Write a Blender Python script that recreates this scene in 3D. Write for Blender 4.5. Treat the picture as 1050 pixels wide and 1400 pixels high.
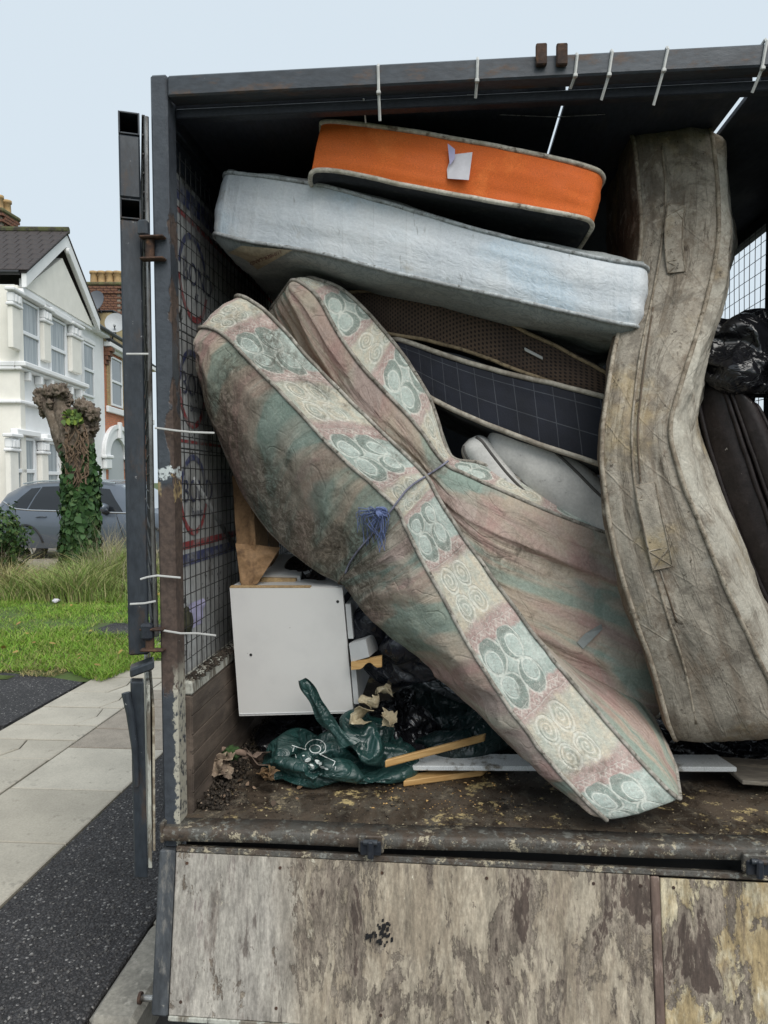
import bpy, bmesh, math, random
import numpy as np
from mathutils import Vector, Matrix
from mathutils.bvhtree import BVHTree

for o in list(bpy.data.objects):
    bpy.data.objects.remove(o)
rng = np.random.RandomState(7)
random.seed(7)
SC = bpy.context.scene
COL = SC.collection
R_ = math.radians

# ------------------------------------------------------------------ camera
F = 1050.0                       # focal length in photo pixels (photo 1050 x 1400)
CAMZ = 1.65
VPX, VPY = 616.0, 656.0          # where the truck's long axis vanishes
yc = np.array([VPX - 525, 700 - VPY, -F]); yc /= np.linalg.norm(yc)
xc = np.array([1, 0.006, 0.0])
zc = np.cross(xc, yc); zc /= np.linalg.norm(zc)
xc = np.cross(yc, zc)
M_wc = np.array([xc, yc, zc]).T          # world -> camera
M_cw = M_wc.T
CAM = np.array([0, 0, CAMZ])
cam = bpy.data.cameras.new('camera')
cam.sensor_fit = 'VERTICAL'; cam.sensor_height = 36.0; cam.sensor_width = 27.0
cam.lens = F / 1400 * 36
cam.clip_start = 0.05; cam.clip_end = 2000
camo = bpy.data.objects.new('camera', cam); COL.objects.link(camo)
m4 = Matrix.Identity(4)
for i in range(3):
    for j in range(3):
        m4[i][j] = M_cw[i, j]
m4[2][3] = CAMZ
camo.matrix_world = m4
SC.camera = camo

# ------------------------------------------------------------------ world, sun, exposure
SUN_EL, SUN_AZ = R_(48), R_(152)      # high veiled sun behind the camera, a little to the right
world = bpy.data.worlds.new('World'); SC.world = world; world.use_nodes = True
wn, wl = world.node_tree.nodes, world.node_tree.links
bg = wn['Background']
sky = wn.new('ShaderNodeTexSky'); sky.sky_type = 'NISHITA'; sky.sun_disc = False
sky.sun_elevation = SUN_EL; sky.sun_rotation = SUN_AZ
sky.dust_density = 4.0; sky.air_density = 1.2
cover = wn.new('ShaderNodeRGB'); cover.outputs[0].default_value = (4.25, 4.82, 5.27, 1)   # even cloud cover
mix = wn.new('ShaderNodeMixRGB'); mix.inputs[0].default_value = 0.93
wl.new(sky.outputs[0], mix.inputs[1]); wl.new(cover.outputs[0], mix.inputs[2])
wl.new(mix.outputs[0], bg.inputs[0]); bg.inputs[1].default_value = 0.1
sl = bpy.data.lights.new('sun', 'SUN'); sl.energy = 1.5; sl.angle = R_(45); sl.color = (1, .965, .91)
so = bpy.data.objects.new('sun', sl); COL.objects.link(so)
sdir = Vector((math.sin(SUN_AZ) * math.cos(SUN_EL), math.cos(SUN_AZ) * math.cos(SUN_EL), math.sin(SUN_EL)))
so.rotation_euler = sdir.to_track_quat('Z', 'Y').to_euler(); so.location = (0, -6, 9)
SC.view_settings.view_transform = 'Standard'; SC.view_settings.look = 'None'
SC.view_settings.gamma = 1; SC.view_settings.use_curve_mapping = False
SC.view_settings.exposure = 0.76
SC.render.engine = 'CYCLES'
SC.cycles.max_bounces = 6; SC.cycles.diffuse_bounces = 4
SC.cycles.use_denoising = True

# ------------------------------------------------------------------ pixel <-> place helpers
def ray(px, py):
    return M_cw @ np.array([px - 525, 700 - py, -F])
def P(px, py, Y):                 # point of the place that the photo shows at (px,py), at distance Y along the street
    d = ray(px, py); return CAM + d * (Y / d[1])
S = 2.2 / 2.4
def Q(px, py, Y): return P(px, py, Y * S)
def Gd(px, py, z=0.0):
    d = ray(px, py); return CAM + d * ((z - CAMZ) / d[2])
def QL(lst, dy=0.0):
    return np.array([Q(a, b, c + dy) for a, b, c in lst])

# ------------------------------------------------------------------ numeric noise
def _h(i, j, k):
    n = (i * 374761393 + j * 668265263 + k * 2147483647 * 3) & 0xffffffff
    n = ((n ^ (n >> 13)) * 1274126177) & 0xffffffff
    return ((n ^ (n >> 16)) & 0xffff) / 32767.5 - 1
def vnoise(p):
    p = np.asarray(p, float) + 137.3
    f = np.floor(p).astype(np.int64); t = p - f; t = t * t * (3 - 2 * t)
    out = 0
    for a in (0, 1):
        wa = t[..., 0] if a else 1 - t[..., 0]
        for b in (0, 1):
            wb = t[..., 1] if b else 1 - t[..., 1]
            for c in (0, 1):
                wc = t[..., 2] if c else 1 - t[..., 2]
                out = out + wa * wb * wc * _h(f[..., 0] + a, f[..., 1] + b, f[..., 2] + c)
    return out
def fbm(p, oct=4, gain=.5):
    p = np.asarray(p, float); s = 0; a = 1
    for o in range(oct):
        s = s + a * vnoise(p * 2 ** o + 19.7 * o); a *= gain
    return s
def ridge(p, oct=3):
    p = np.asarray(p, float); s = 0; a = 1
    for o in range(oct):
        s = s + a * (1 - 2 * np.abs(vnoise(p * 2 ** o + 7.3 * o))); a *= .5
    return s

# ------------------------------------------------------------------ objects
ORG = {}
def tag(o, label=None, cat=None, group=None, kind=None):
    if label: o['label'] = label
    if cat: o['category'] = cat
    if group: o['group'] = group
    if kind: o['kind'] = kind
    return o
def thing(name, label, cat, loc, group=None):
    o = bpy.data.objects.new(name, None); COL.objects.link(o)
    o.empty_display_size = .1
    o.location = loc; ORG[o.name] = np.array(loc, float)
    return tag(o, label, cat, group)
def mk(name, V, Fc, mat, parent=None, uv=None, smooth=False, col=None, org=None, mats=None, midx=None):
    V = np.asarray(V, float).reshape(-1, 3)
    if parent is not None: og = ORG[parent.name]
    elif org is not None: og = np.array(org, float)
    else: og = np.array([V[:, 0].mean(), V[:, 1].mean(), V[:, 2].min()])
    me = bpy.data.meshes.new(name)
    W = V - og
    if isinstance(Fc, np.ndarray):
        n, k = Fc.shape
        me.vertices.add(len(W)); me.vertices.foreach_set('co', W.ravel())
        me.loops.add(n * k); me.loops.foreach_set('vertex_index', Fc.astype(np.int32).ravel())
        me.polygons.add(n); me.polygons.foreach_set('loop_start', np.arange(0, n * k, k, dtype=np.int32))
        me.polygons.foreach_set('loop_total', np.full(n, k, dtype=np.int32))
        me.update(calc_edges=True)
    else:
        me.from_pydata(W.tolist(), [], [list(map(int, f)) for f in Fc])
    if uv is not None:
        li = np.empty(len(me.loops), np.int32); me.loops.foreach_get('vertex_index', li)
        l = me.uv_layers.new(name='UVMap'); l.data.foreach_set('uv', np.asarray(uv, np.float32)[li].ravel())
    if col is not None:
        a = me.color_attributes.new('Col', 'FLOAT_COLOR', 'POINT')
        c = np.ones((len(W), 4), np.float32); c[:, :3] = col; a.data.foreach_set('color', c.ravel())
    for m in (mats or [mat]): me.materials.append(m)
    if midx is not None: me.polygons.foreach_set('material_index', np.asarray(midx, np.int32))
    me.validate()
    if smooth: me.polygons.foreach_set('use_smooth', np.ones(len(me.polygons), bool))
    o = bpy.data.objects.new(name, me); COL.objects.link(o)
    if parent is not None:
        o.parent = parent; ORG[o.name] = og
    else:
        o.location = og; ORG[o.name] = og
    return o

_bv, _bf = [], []
def _template():
    idx = lambda c, a: (c[0] * 4 + c[1] * 2 + c[2]) * 3 + a
    fs = []
    for a in range(3):
        b, c = (a + 1) % 3, (a + 2) % 3
        for s in (0, 1):
            q = []
            for (u, v) in ((0, 0), (1, 0), (1, 1), (0, 1)):
                k = [0, 0, 0]; k[a] = s; k[b] = u; k[c] = v; q.append(idx(k, a))
            fs.append(q)
        for sb in (0, 1):
            for sc in (0, 1):
                k0 = [0, 0, 0]; k0[b] = sb; k0[c] = sc; k1 = list(k0); k1[a] = 1
                fs.append([idx(k0, b), idx(k0, c), idx(k1, c), idx(k1, b)])
    for i in (0, 1):
        for j in (0, 1):
            for k in (0, 1): fs.append([idx((i, j, k), 0), idx((i, j, k), 1), idx((i, j, k), 2)])
    pts = []
    for i in (0, 1):
        for j in (0, 1):
            for k in (0, 1):
                for a in range(3):
                    p = [.1 + .8 * i, .1 + .8 * j, .1 + .8 * k]; p[a] = (i, j, k)[a]; pts.append(p)
    pts = np.array(pts); out = []
    for f in fs:
        p = pts[f]; n = np.cross(p[1] - p[0], p[2] - p[1])
        out.append(f if np.dot(n, p.mean(0) - .5) > 0 else f[::-1])
    return out
_TF = _template()
class MB:
    def __init__(s): s.v = []; s.f = []; s.n = 0
    def add(s, V, Fc):
        V = np.asarray(V, float).reshape(-1, 3)
        s.v.append(V); s.f += [[int(i) + s.n for i in f] for f in Fc]; s.n += len(V); return s
    def obox(s, O, U, V, W, ch=.004):
        O, U, V, W = (np.asarray(q, float) for q in (O, U, V, W))
        L = [np.linalg.norm(q) for q in (U, V, W)]
        c = min(ch, .45 * min(L)); fr = [c / l for l in L]; pts = []
        for i in (0, 1):
            for j in (0, 1):
                for k in (0, 1):
                    for a in range(3):
                        p = [fr[0] + (1 - 2 * fr[0]) * i, fr[1] + (1 - 2 * fr[1]) * j, fr[2] + (1 - 2 * fr[2]) * k]
                        p[a] = (i, j, k)[a]
                        pts.append(O + U * p[0] + V * p[1] + W * p[2])
        fl = np.dot(np.cross(U, V), W) < 0
        return s.add(pts, [f[::-1] for f in _TF] if fl else _TF)
    def box(s, x0, x1, y0, y1, z0, z1, ch=.004):
        return s.obox((x0, y0, z0), (x1 - x0, 0, 0), (0, y1 - y0, 0), (0, 0, z1 - z0), ch)
    def tube(s, path, r, n=8, caps=True):
        V, Fc = tube(path, r, n, caps); return s.add(V, Fc)
    def cyl(s, a, b, r, n=14): return s.tube([a, b], r, n)
    def build(s, name, mat, parent=None, smooth=False, **k):
        return mk(name, np.concatenate(s.v), s.f, mat, parent, smooth=smooth, **k)
def tube(path, r, n=8, caps=True):
    p = np.asarray(path, float); m = len(p)
    r = np.full(m, r) if np.isscalar(r) else np.asarray(r, float)
    t = np.gradient(p, axis=0); t /= np.linalg.norm(t, axis=1)[:, None] + 1e-12
    a = np.array([0, 0, 1.0]) if abs(t[0][2]) < .9 else np.array([1.0, 0, 0])
    V = []
    ang = np.arange(n) * 2 * np.pi / n
    for i in range(m):
        a = a - t[i] * np.dot(a, t[i]); a /= np.linalg.norm(a); b = np.cross(t[i], a)
        V.append(p[i] + r[i] * (np.cos(ang)[:, None] * a + np.sin(ang)[:, None] * b))
    Fc = [[i * n + j, i * n + (j + 1) % n, (i + 1) * n + (j + 1) % n, (i + 1) * n + j] for i in range(m - 1) for j in range(n)]
    if caps: Fc += [list(range(n))[::-1], [(m - 1) * n + j for j in range(n)]]
    return np.concatenate(V), Fc
def gridf(n, m, o=0, close=False):
    mm = m if close else m - 1
    i, j = np.meshgrid(np.arange(n - 1), np.arange(mm), indexing='ij')
    j2 = (j + 1) % m
    return np.stack([o + i * m + j, o + i * m + j2, o + (i + 1) * m + j2, o + (i + 1) * m + j], -1).reshape(-1, 4)
def catmull(C, s):
    C = np.asarray(C, float); n = len(C)
    E = np.vstack([2 * C[0] - C[1], C, 2 * C[-1] - C[-2]])
    x = np.clip(np.asarray(s, float), 0, 1) * (n - 1)
    i = np.minimum(x.astype(int), n - 2); t = (x - i)[..., None]
    a, b, c, d = E[i], E[i + 1], E[i + 2], E[i + 3]
    return .5 * (2 * b + (c - a) * t + (2 * a - 5 * b + 4 * c - d) * t * t + (3 * b - a - 3 * c + d) * t ** 3)
def bvh(objs):
    V, Fc = [], []
    for o in objs:
        n = len(V); off = Vector(ORG[o.name])
        V += [v.co + off for v in o.data.vertices]
        Fc += [[i + n for i in p.vertices] for p in o.data.polygons]
    return BVHTree.FromPolygons(V, Fc)
def hit(tree, px, py, back=0.0):
    d = Vector(ray(px, py)).normalized()
    h = tree.ray_cast(Vector(CAM), d)
    if h[0] is None: return None
    return np.array(h[0] - d * back)

# ------------------------------------------------------------------ materials
class X:                                   # tiny expression language over Math nodes
    nt = None
    def __init__(s, sock): s.s = sock
    @staticmethod
    def m(op, a, b=None, c=None):
        n = X.nt.nodes.new('ShaderNodeMath'); n.operation = op
        for i, v in enumerate((a, b, c)):
            if v is None: continue
            if isinstance(v, X): X.nt.links.new(v.s, n.inputs[i])
            else: n.inputs[i].default_value = v
        return X(n.outputs[0])
    def __add__(a, b): return X.m('ADD', a, b)
    __radd__ = __add__
    def __sub__(a, b): return X.m('SUBTRACT', a, b)
    def __rsub__(a, b): return X.m('SUBTRACT', b, a)
    def __mul__(a, b): return X.m('MULTIPLY', a, b)
    __rmul__ = __mul__
    def __truediv__(a, b): return X.m('DIVIDE', a, b)
def fr(a): return X.m('FRACT', a)
def ab(a): return X.m('ABSOLUTE', a)
def sn(a): return X.m('SINE', a)
def mx(a, b): return X.m('MAXIMUM', a, b)
def mn(a, b): return X.m('MINIMUM', a, b)
def sq(a): return X.m('SQRT', a)
def at2(a, b): return X.m('ARCTAN2', a, b)
def ss(x, a, b, lo=0.0, hi=1.0):
    n = X.nt.nodes.new('ShaderNodeMapRange'); n.interpolation_type = 'SMOOTHSTEP'
    X.nt.links.new(x.s, n.inputs[0])
    for i, v in enumerate((a, b, lo, hi)): n.inputs[i + 1].default_value = v
    return X(n.outputs[0])
def coords(kind='Object'):
    n = X.nt.nodes.new('ShaderNodeTexCoord'); return n.outputs[kind]
def sepx(v):
    n = X.nt.nodes.new('ShaderNodeSeparateXYZ'); X.nt.links.new(v, n.inputs[0]); return [X(o) for o in n.outputs]
def comb(x, y, z):
    n = X.nt.nodes.new('ShaderNodeCombineXYZ')
    for i, v in enumerate((x, y, z)):
        if isinstance(v, X): X.nt.links.new(v.s, n.inputs[i])
        else: n.inputs[i].default_value = v
    return n.outputs[0]
def scl(v, s):
    n = X.nt.nodes.new('ShaderNodeVectorMath'); n.operation = 'MULTIPLY'
    X.nt.links.new(v, n.inputs[0]); n.inputs[1].default_value = s if not np.isscalar(s) else (s, s, s); return n.outputs[0]
def off(v, o):
    n = X.nt.nodes.new('ShaderNodeVectorMath'); n.operation = 'ADD'
    X.nt.links.new(v, n.inputs[0]); n.inputs[1].default_value = o; return n.outputs[0]
def noise(v, scale=5, detail=5, rough=.6, dist=0.0):
    n = X.nt.nodes.new('ShaderNodeTexNoise'); X.nt.links.new(v, n.inputs['Vector'])
    n.inputs['Scale'].default_value = scale; n.inputs['Detail'].default_value = detail
    n.inputs['Roughness'].default_value = rough; n.inputs['Distortion'].default_value = dist
    return X(n.outputs[0])
def voro(v, scale=5, feat='F1', out='Distance', rnd=1.0):
    n = X.nt.nodes.new('ShaderNodeTexVoronoi'); n.feature = feat; X.nt.links.new(v, n.inputs['Vector'])
    n.inputs['Scale'].default_value = scale; n.inputs['Randomness'].default_value = rnd
    o = n.outputs[out]; return X(o) if out == 'Distance' else o
def cmix(f, a, b):
    n = X.nt.nodes.new('ShaderNodeMixRGB')
    if isinstance(f, X): X.nt.links.new(f.s, n.inputs[0])
    else: n.inputs[0].default_value = f
    for i, v in ((1, a), (2, b)):
        if isinstance(v, tuple): n.inputs[i].default_value = (*v[:3], 1)
        else: X.nt.links.new(v, n.inputs[i])
    return n.outputs[0]
def cmul(a, f):                             # colour times scalar
    n = X.nt.nodes.new('ShaderNodeMixRGB'); n.blend_type = 'MULTIPLY'; n.inputs[0].default_value = 1
    if isinstance(a, tuple): n.inputs[1].default_value = (*a[:3], 1)
    else: X.nt.links.new(a, n.inputs[1])
    X.nt.links.new(comb(f, f, f), n.inputs[2]); return n.outputs[0]
class Mat:
    def __init__(s, name):
        s.m = bpy.data.materials.new(name); s.m.use_nodes = True; X.nt = s.m.node_tree
        s.b = X.nt.nodes['Principled BSDF']
    def __enter__(s): return s
    def __exit__(s, *a): pass
    def set(s, col=None, rough=None, bump=None, bstr=.3, bdist=.01, metal=None, spec=None, coat=None, alpha=None):
        L = X.nt.links
        for k, v in (('Base Color', col), ('Roughness', rough), ('Metallic', metal), ('Specular IOR Level', spec), ('Coat Weight', coat), ('Alpha', alpha)):
            if v is None: continue
            if isinstance(v, X): L.new(v.s, s.b.inputs[k])
            elif isinstance(v, tuple): s.b.inputs[k].default_value = (*v[:3], 1)
            elif isinstance(v, (int, float)): s.b.inputs[k].default_value = v
            else: L.new(v, s.b.inputs[k])
        if bump is not None:
            n = X.nt.nodes.new('ShaderNodeBump'); n.inputs['Strength'].default_value = bstr; n.inputs['Distance'].default_value = bdist
            L.new(bump.s, n.inputs['Height']); L.new(n.outputs[0], s.b.inputs['Normal'])
        return s.m
def grime(name, c1, c2, c3=None, sc=6, stretch=(1, 1, 1), lo=.42, hi=.6, rough=.6, bstr=.25, metal=0.0, speck=None, sl=.68, ss_=60, spec=.4, fine=90, seed=0.0):
    """worn surface: c1 with patches of c2 and streaks of c3, and small specks"""
    with Mat(name) as M:
        o = off(coords(), (seed, seed * 1.7, seed * .6)); v = scl(o, stretch)
        a = noise(v, sc, 8, .65, .3); b = noise(v, sc * 3.1, 8, .7); f = noise(v, fine, 4, .6)
        c = cmix(ss(a, lo, hi), c1, c2)
        if c3: c = cmix(ss(b, .52, .66), c, c3)
        c = cmul(c, ss(f, .2, .8, .75, 1.22))
        if speck: c = cmix(ss(noise(o, ss_, 3, .6), sl, sl + .05), c, speck)
        return M.set(c, ss(b, .3, .7, rough - .12, rough + .12), f * .5 + b, bstr, .004, metal=metal, spec=spec)
def plain(name, c, rough=.5, var=.15, sc=30, bstr=.1, **k):
    with Mat(name) as M:
        v = coords(); n = noise(v, sc, 5, .6)
        return M.set(cmul(c, ss(n, .25, .75, 1 - var, 1 + var)), rough, n, bstr, .003, **k)

# ------------------------------------------------------------------ plastic bags: a film shell let fall on a board and settle (cloth solver), then frozen to a mesh
def settle_bag(rr, seed, frames, pressure, bending, subdiv=5):
    from mathutils import noise as mn_
    fm = bpy.data.meshes.new('f'); fm.from_pydata([(-2, -2, 0), (2, -2, 0), (2, 2, 0), (-2, 2, 0)], [], [(0, 1, 2, 3)]); fl = bpy.data.objects.new('f', fm); COL.objects.link(fl)
    fl.modifiers.new('c', 'COLLISION'); fl.collision.thickness_outer = .004; fl.collision.cloth_friction = 20
    bm = bmesh.new(); bmesh.ops.create_icosphere(bm, subdivisions=subdiv, radius=1)
    for v in bm.verts:
        n = 1 + .28 * mn_.noise(v.co * 1.5 + Vector((seed, 0, 0))); v.co = Vector((v.co.x * rr[0] * n, v.co.y * rr[1] * n, v.co.z * rr[2] * n + rr[2] * 1.2))
    me = bpy.data.meshes.new('b'); bm.to_mesh(me); bm.free(); o = bpy.data.objects.new('b', me); COL.objects.link(o)
    m = o.modifiers.new('cl', 'CLOTH'); s = m.settings
    s.quality = 5; s.mass = .15; s.tension_stiffness = s.compression_stiffness = 25; s.shear_stiffness = 15; s.bending_stiffness = bending; s.air_damping = 3
    s.use_pressure = True; s.uniform_pressure_force = pressure; s.shrink_min = -.15
    m.collision_settings.use_self_collision = False; m.collision_settings.distance_min = .004
    m.point_cache.frame_start = 1; m.point_cache.frame_end = 60
    for f in range(1, frames + 1): SC.frame_set(f)
    sub_ = o.modifiers.new('s', 'SUBSURF'); sub_.levels = 1
    r = bpy.data.meshes.new_from_object(o.evaluated_get(bpy.context.evaluated_depsgraph_get()))
    V = np.array([v.co for v in r.vertices]); Fc = np.array([p.vertices[:] for p in r.polygons])
    for q in (o, fl): bpy.data.objects.remove(q)
    bpy.data.meshes.remove(r); SC.frame_set(1)
    return V, Fc
SB = {k: settle_bag(*a) for k, a in {
    'carrier': ((.19, .13, .13), 1, 17, -.5, .12), 'ink': ((.12, .10, .15), 5, 14, -.3, .15), 'green': ((.30, .24, .17), 9, 15, -.4, .12),
    'black': ((.22, .20, .17), 12, 13, -.2, .15), 'small': ((.13, .12, .10), 21, 15, -.6, .2), 'flat': ((.34, .28, .12), 33, 18, -.4, .12)}.items()}
# ------------------------------------------------------------------ the materials of the place
m_steel = grime('steel_paint', (.028, .034, .042), (.042, .05, .06), (.06, .043, .034), sc=4, stretch=(1, 1, .4), rough=.42, speck=(.24, .24, .24), sl=.69, ss_=48, bstr=.2)
m_steel_dark = grime('steel_paint_dark', (.016, .02, .028), (.022, .026, .034), (.03, .032, .038), sc=6, rough=.5, speck=(.1, .1, .11), sl=.72, ss_=45)
m_beam = grime('beam_paint', (.062, .072, .085), (.045, .052, .062), (.09, .06, .045), sc=5, stretch=(.4, 1, 1), rough=.45, speck=(.2, .2, .2), sl=.74)
m_rust = grime('rusted_steel', (.075, .042, .028), (.032, .02, .016), (.13, .07, .04), sc=14, rough=.85, bstr=.5, speck=(.2, .16, .12), sl=.72)
m_roof = grime('roof_board', (.030, .037, .052), (.040, .046, .060), (.05, .052, .058), sc=3, stretch=(1, .3, 1), rough=.7)
m_tie = plain('tie_plastic', (.5, .5, .48), .45, .12)
m_rod = grime('bare_rod', (.32, .32, .31), (.16, .155, .15), (.08, .07, .06), sc=9, stretch=(1, 1, .3), rough=.35, metal=.7)
m_wire = plain('mesh_wire', (.02, .02, .02), .6)
m_white_edge = grime('flaking_white_paint', (.42, .42, .37), (.16, .14, .11), (.04, .035, .03), sc=12, stretch=(1, 1, .35), lo=.48, hi=.56, rough=.7, bstr=.4)
with Mat('post_paint_flaking') as M:       # dark paint, flaked off to brown rust along the inner edge and lower down
    o = coords(); x, y, z = sepx(o)
    n = noise(scl(o, (1, 1, .55)), 9, 6, .6); n2 = noise(o, 60, 5, .6); n3 = noise(o, 28, 6, .7)
    edge = ss(x + (n - .5) * .11 - (z - 1.5) * .026, -1.034, -1.029)
    low = ss(z + (n - .5) * .3, 1.74, 1.70) * ss(z + (n - .5) * .3, 1.16, 1.20)
    rust = mx(edge * ss(z + (n3 - .5) * .2, 1.12, 1.16), low)
    pc = cmix(ss(n3, .4, .65), (.055, .063, .075), (.04, .046, .056))
    rc = cmix(ss(n2, .35, .65), (.095, .066, .052), (.055, .038, .031))
    c = cmix(rust, pc, rc)
    c = cmix(ss(x + (n3 - .5) * .05, -1.026, -1.022) * ss(z + (n - .5) * .3, 1.25, 1.15) * ss(n2, .38, .5), c, (.42, .40, .33))
    c = cmix(ss(n3, .68, .71) * ss(z, 1.7, 1.2), c, (.42, .40, .36))
    c = cmix(ss(ab(z - 1.745 + (n3 - .5) * .16), .026, .020) * ss(n, .40, .48), c, (.46, .34, .16))
    c = cmix(ss(ab(z - 1.795 + (n3 - .5) * .12), .014, .009) * ss(n2, .3, .45), c, (.52, .56, .56))
    m_post = M.set(c, ss(rust, 0, 1, .4, .8), n2 + rust * -1.5, .5, .003)
with Mat('bed_floor_grime') as M:
    o = coords(); x, y, z = sepx(o)
    v = scl(o, (1, 1, 1)); a = noise(v, 3, 8, .7, .6); b = noise(off(scl(o, (1.6, 1, 1)), (3, 1, 0)), 9, 8, .75, .4); f = noise(o, 60, 6, .7)
    c = cmix(ss(a, .38, .6), (.026, .019, .014), (.095, .07, .048))
    c = cmix(ss(b, .48, .6), c, (.085, .072, .055)); c = cmix(ss(b, .58, .66) * ss(f, .4, .55), c, (.26, .215, .15)); c = cmix(ss(noise(off(o, (1, 7, 3)), 6, 8, .75), .40, .34), c, (.012, .009, .007))
    c = cmix(ss(noise(off(o, (5, 2, 0)), 5, 8, .75), .56, .60) * ss(f, .42, .55), c, (.50, .39, .19))
    c = cmix(ss(noise(o, 110, 3, .6), .70, .74), c, (.5, .45, .35))
    m_floor = M.set(c, ss(a, .4, .6, .35, .75), f + b, .7, .006)
def ply(name, seed, cream=0.0):
    with Mat(name) as M:                    # weathered ply: smooth dull coat in patches, brown wood where it has peeled, streaks running down
        o = off(coords(), (seed, 0, seed * .3)); x, y, z = sepx(o)
        n1 = noise(scl(o, (1, 1, .34)), 7, 12, .70, .35); n2 = noise(off(scl(o, (1, 1, .30)), (4, 0, 9)), 12, 11, .74, .3); n3 = noise(off(scl(o, (1, 1, .5)), (8, 0, 3)), 20, 10, .76, .2)
        big = noise(scl(o, (1, 1, .4)), 2.0, 5, .55, .5); br = noise(scl(o, (1, 1, .035)), 34, 6, .7); br2 = noise(scl(o, (1, 1, .05)), 110, 4, .7); f = noise(scl(o, (1, 1, .5)), 130, 5, .75)
        dark, mid = (.085, .062, .05), cmix(ss(br, .4, .62), (.22, .18, .142), (.30, .255, .20))
        if cream: pale = cmix(ss(n2, .42, .58), (.36, .275, .15), (.50, .44, .31))
        else: pale = cmix(ss(n2, .42, .58), (.29, .24, .178), (.40, .345, .265)); pale = cmix(ss(x + (big - .5) * .8, -.55, -.85) * .5, pale, (.37, .37, .36))
        sh = (big - .5) * (.32 if not cream else .55) + (.022 if not cream else .030)
        if not cream: sh = sh - ss(x + (big - .5) * .7, -.42, .0) * .022
        c = cmix(ss(n1 + sh, .385, .415), dark, mid); c = cmix(ss(n1 + sh + (n3 - .5) * .15, .462, .482), c, pale)
        c = cmix(ss(ab(n1 + sh + (n3 - .5) * .15 - .468), .010, .003) * .5, c, (.06, .045, .036))
        c = cmix(ss(n3, .635, .655) * ss(n1, .40, .47), c, (.60, .55, .44)); c = cmix(ss(n3, .365, .345) * .8, c, (.065, .05, .042))
        if not cream: c = cmix(ss(br, .54, .66) * ss(big, .47, .56) * .8, c, (.095, .07, .068))
        c = cmix(ss(noise(scl(o, (1, 1, .10)), 13, 8, .7, .4), .60, .66) * .7, c, (.075, .055, .046))
        c = cmix(ss(noise(off(scl(o, (1, 1, .07)), (1, 0, 5)), 24, 8, .75, .2), .54, .64) * .55, c, (.13, .10, .082)); c = cmul(c, ss(br, .3, .7, .70, 1.22)); c = cmul(c, ss(br2, .3, .7, .78, 1.2)); c = cmul(c, ss(f, .25, .75, .8, 1.2))
        return M.set(c, .85, ss(n1 + sh, .42, .50) * .8 + n3 * .6 + f * .3, .8, .004)
m_ply = ply('weathered_ply', 0); m_ply2 = ply('weathered_ply_cream', 4.3, 1)
with Mat('side_ply_brown') as M:
    o = coords(); a = noise(scl(o, (1, .25, 1)), 14, 8, .7, .3); b = noise(scl(o, (1, .12, 1)), 60, 6, .7); d = noise(o, 5, 6, .6)
    c = cmix(ss(a, .4, .62), (.07, .052, .04), (.13, .10, .078)); c = cmix(ss(b, .62, .70), c, (.02, .015, .012))
    c = cmix(ss(noise(off(o, (2, 4, 1)), 9, 8, .8), .66, .7), c, (.3, .28, .25)); c = cmul(c, ss(d, .3, .7, .7, 1.2))
    m_side = M.set(c, .75, a + b, .5, .004)
m_board = grime('printed_board_white', (.46, .47, .47), (.33, .335, .33), (.17, .165, .155), sc=3, stretch=(1, 1, .3), rough=.6, speck=(.03, .03, .03), sl=.64, ss_=22)
m_red = grime('print_red', (.30, .05, .055), (.29, .22, .215), (.17, .14, .13), sc=16, lo=.46, hi=.60, rough=.6); m_blue = grime('print_blue', (.06, .07, .16), (.22, .225, .25), (.13, .13, .14), sc=16, lo=.46, hi=.60, rough=.6)
m_navyink = grime('print_ink', (.04, .045, .09), (.20, .20, .22), (.16, .16, .16), sc=18, lo=.5, hi=.62, rough=.6)

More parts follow.
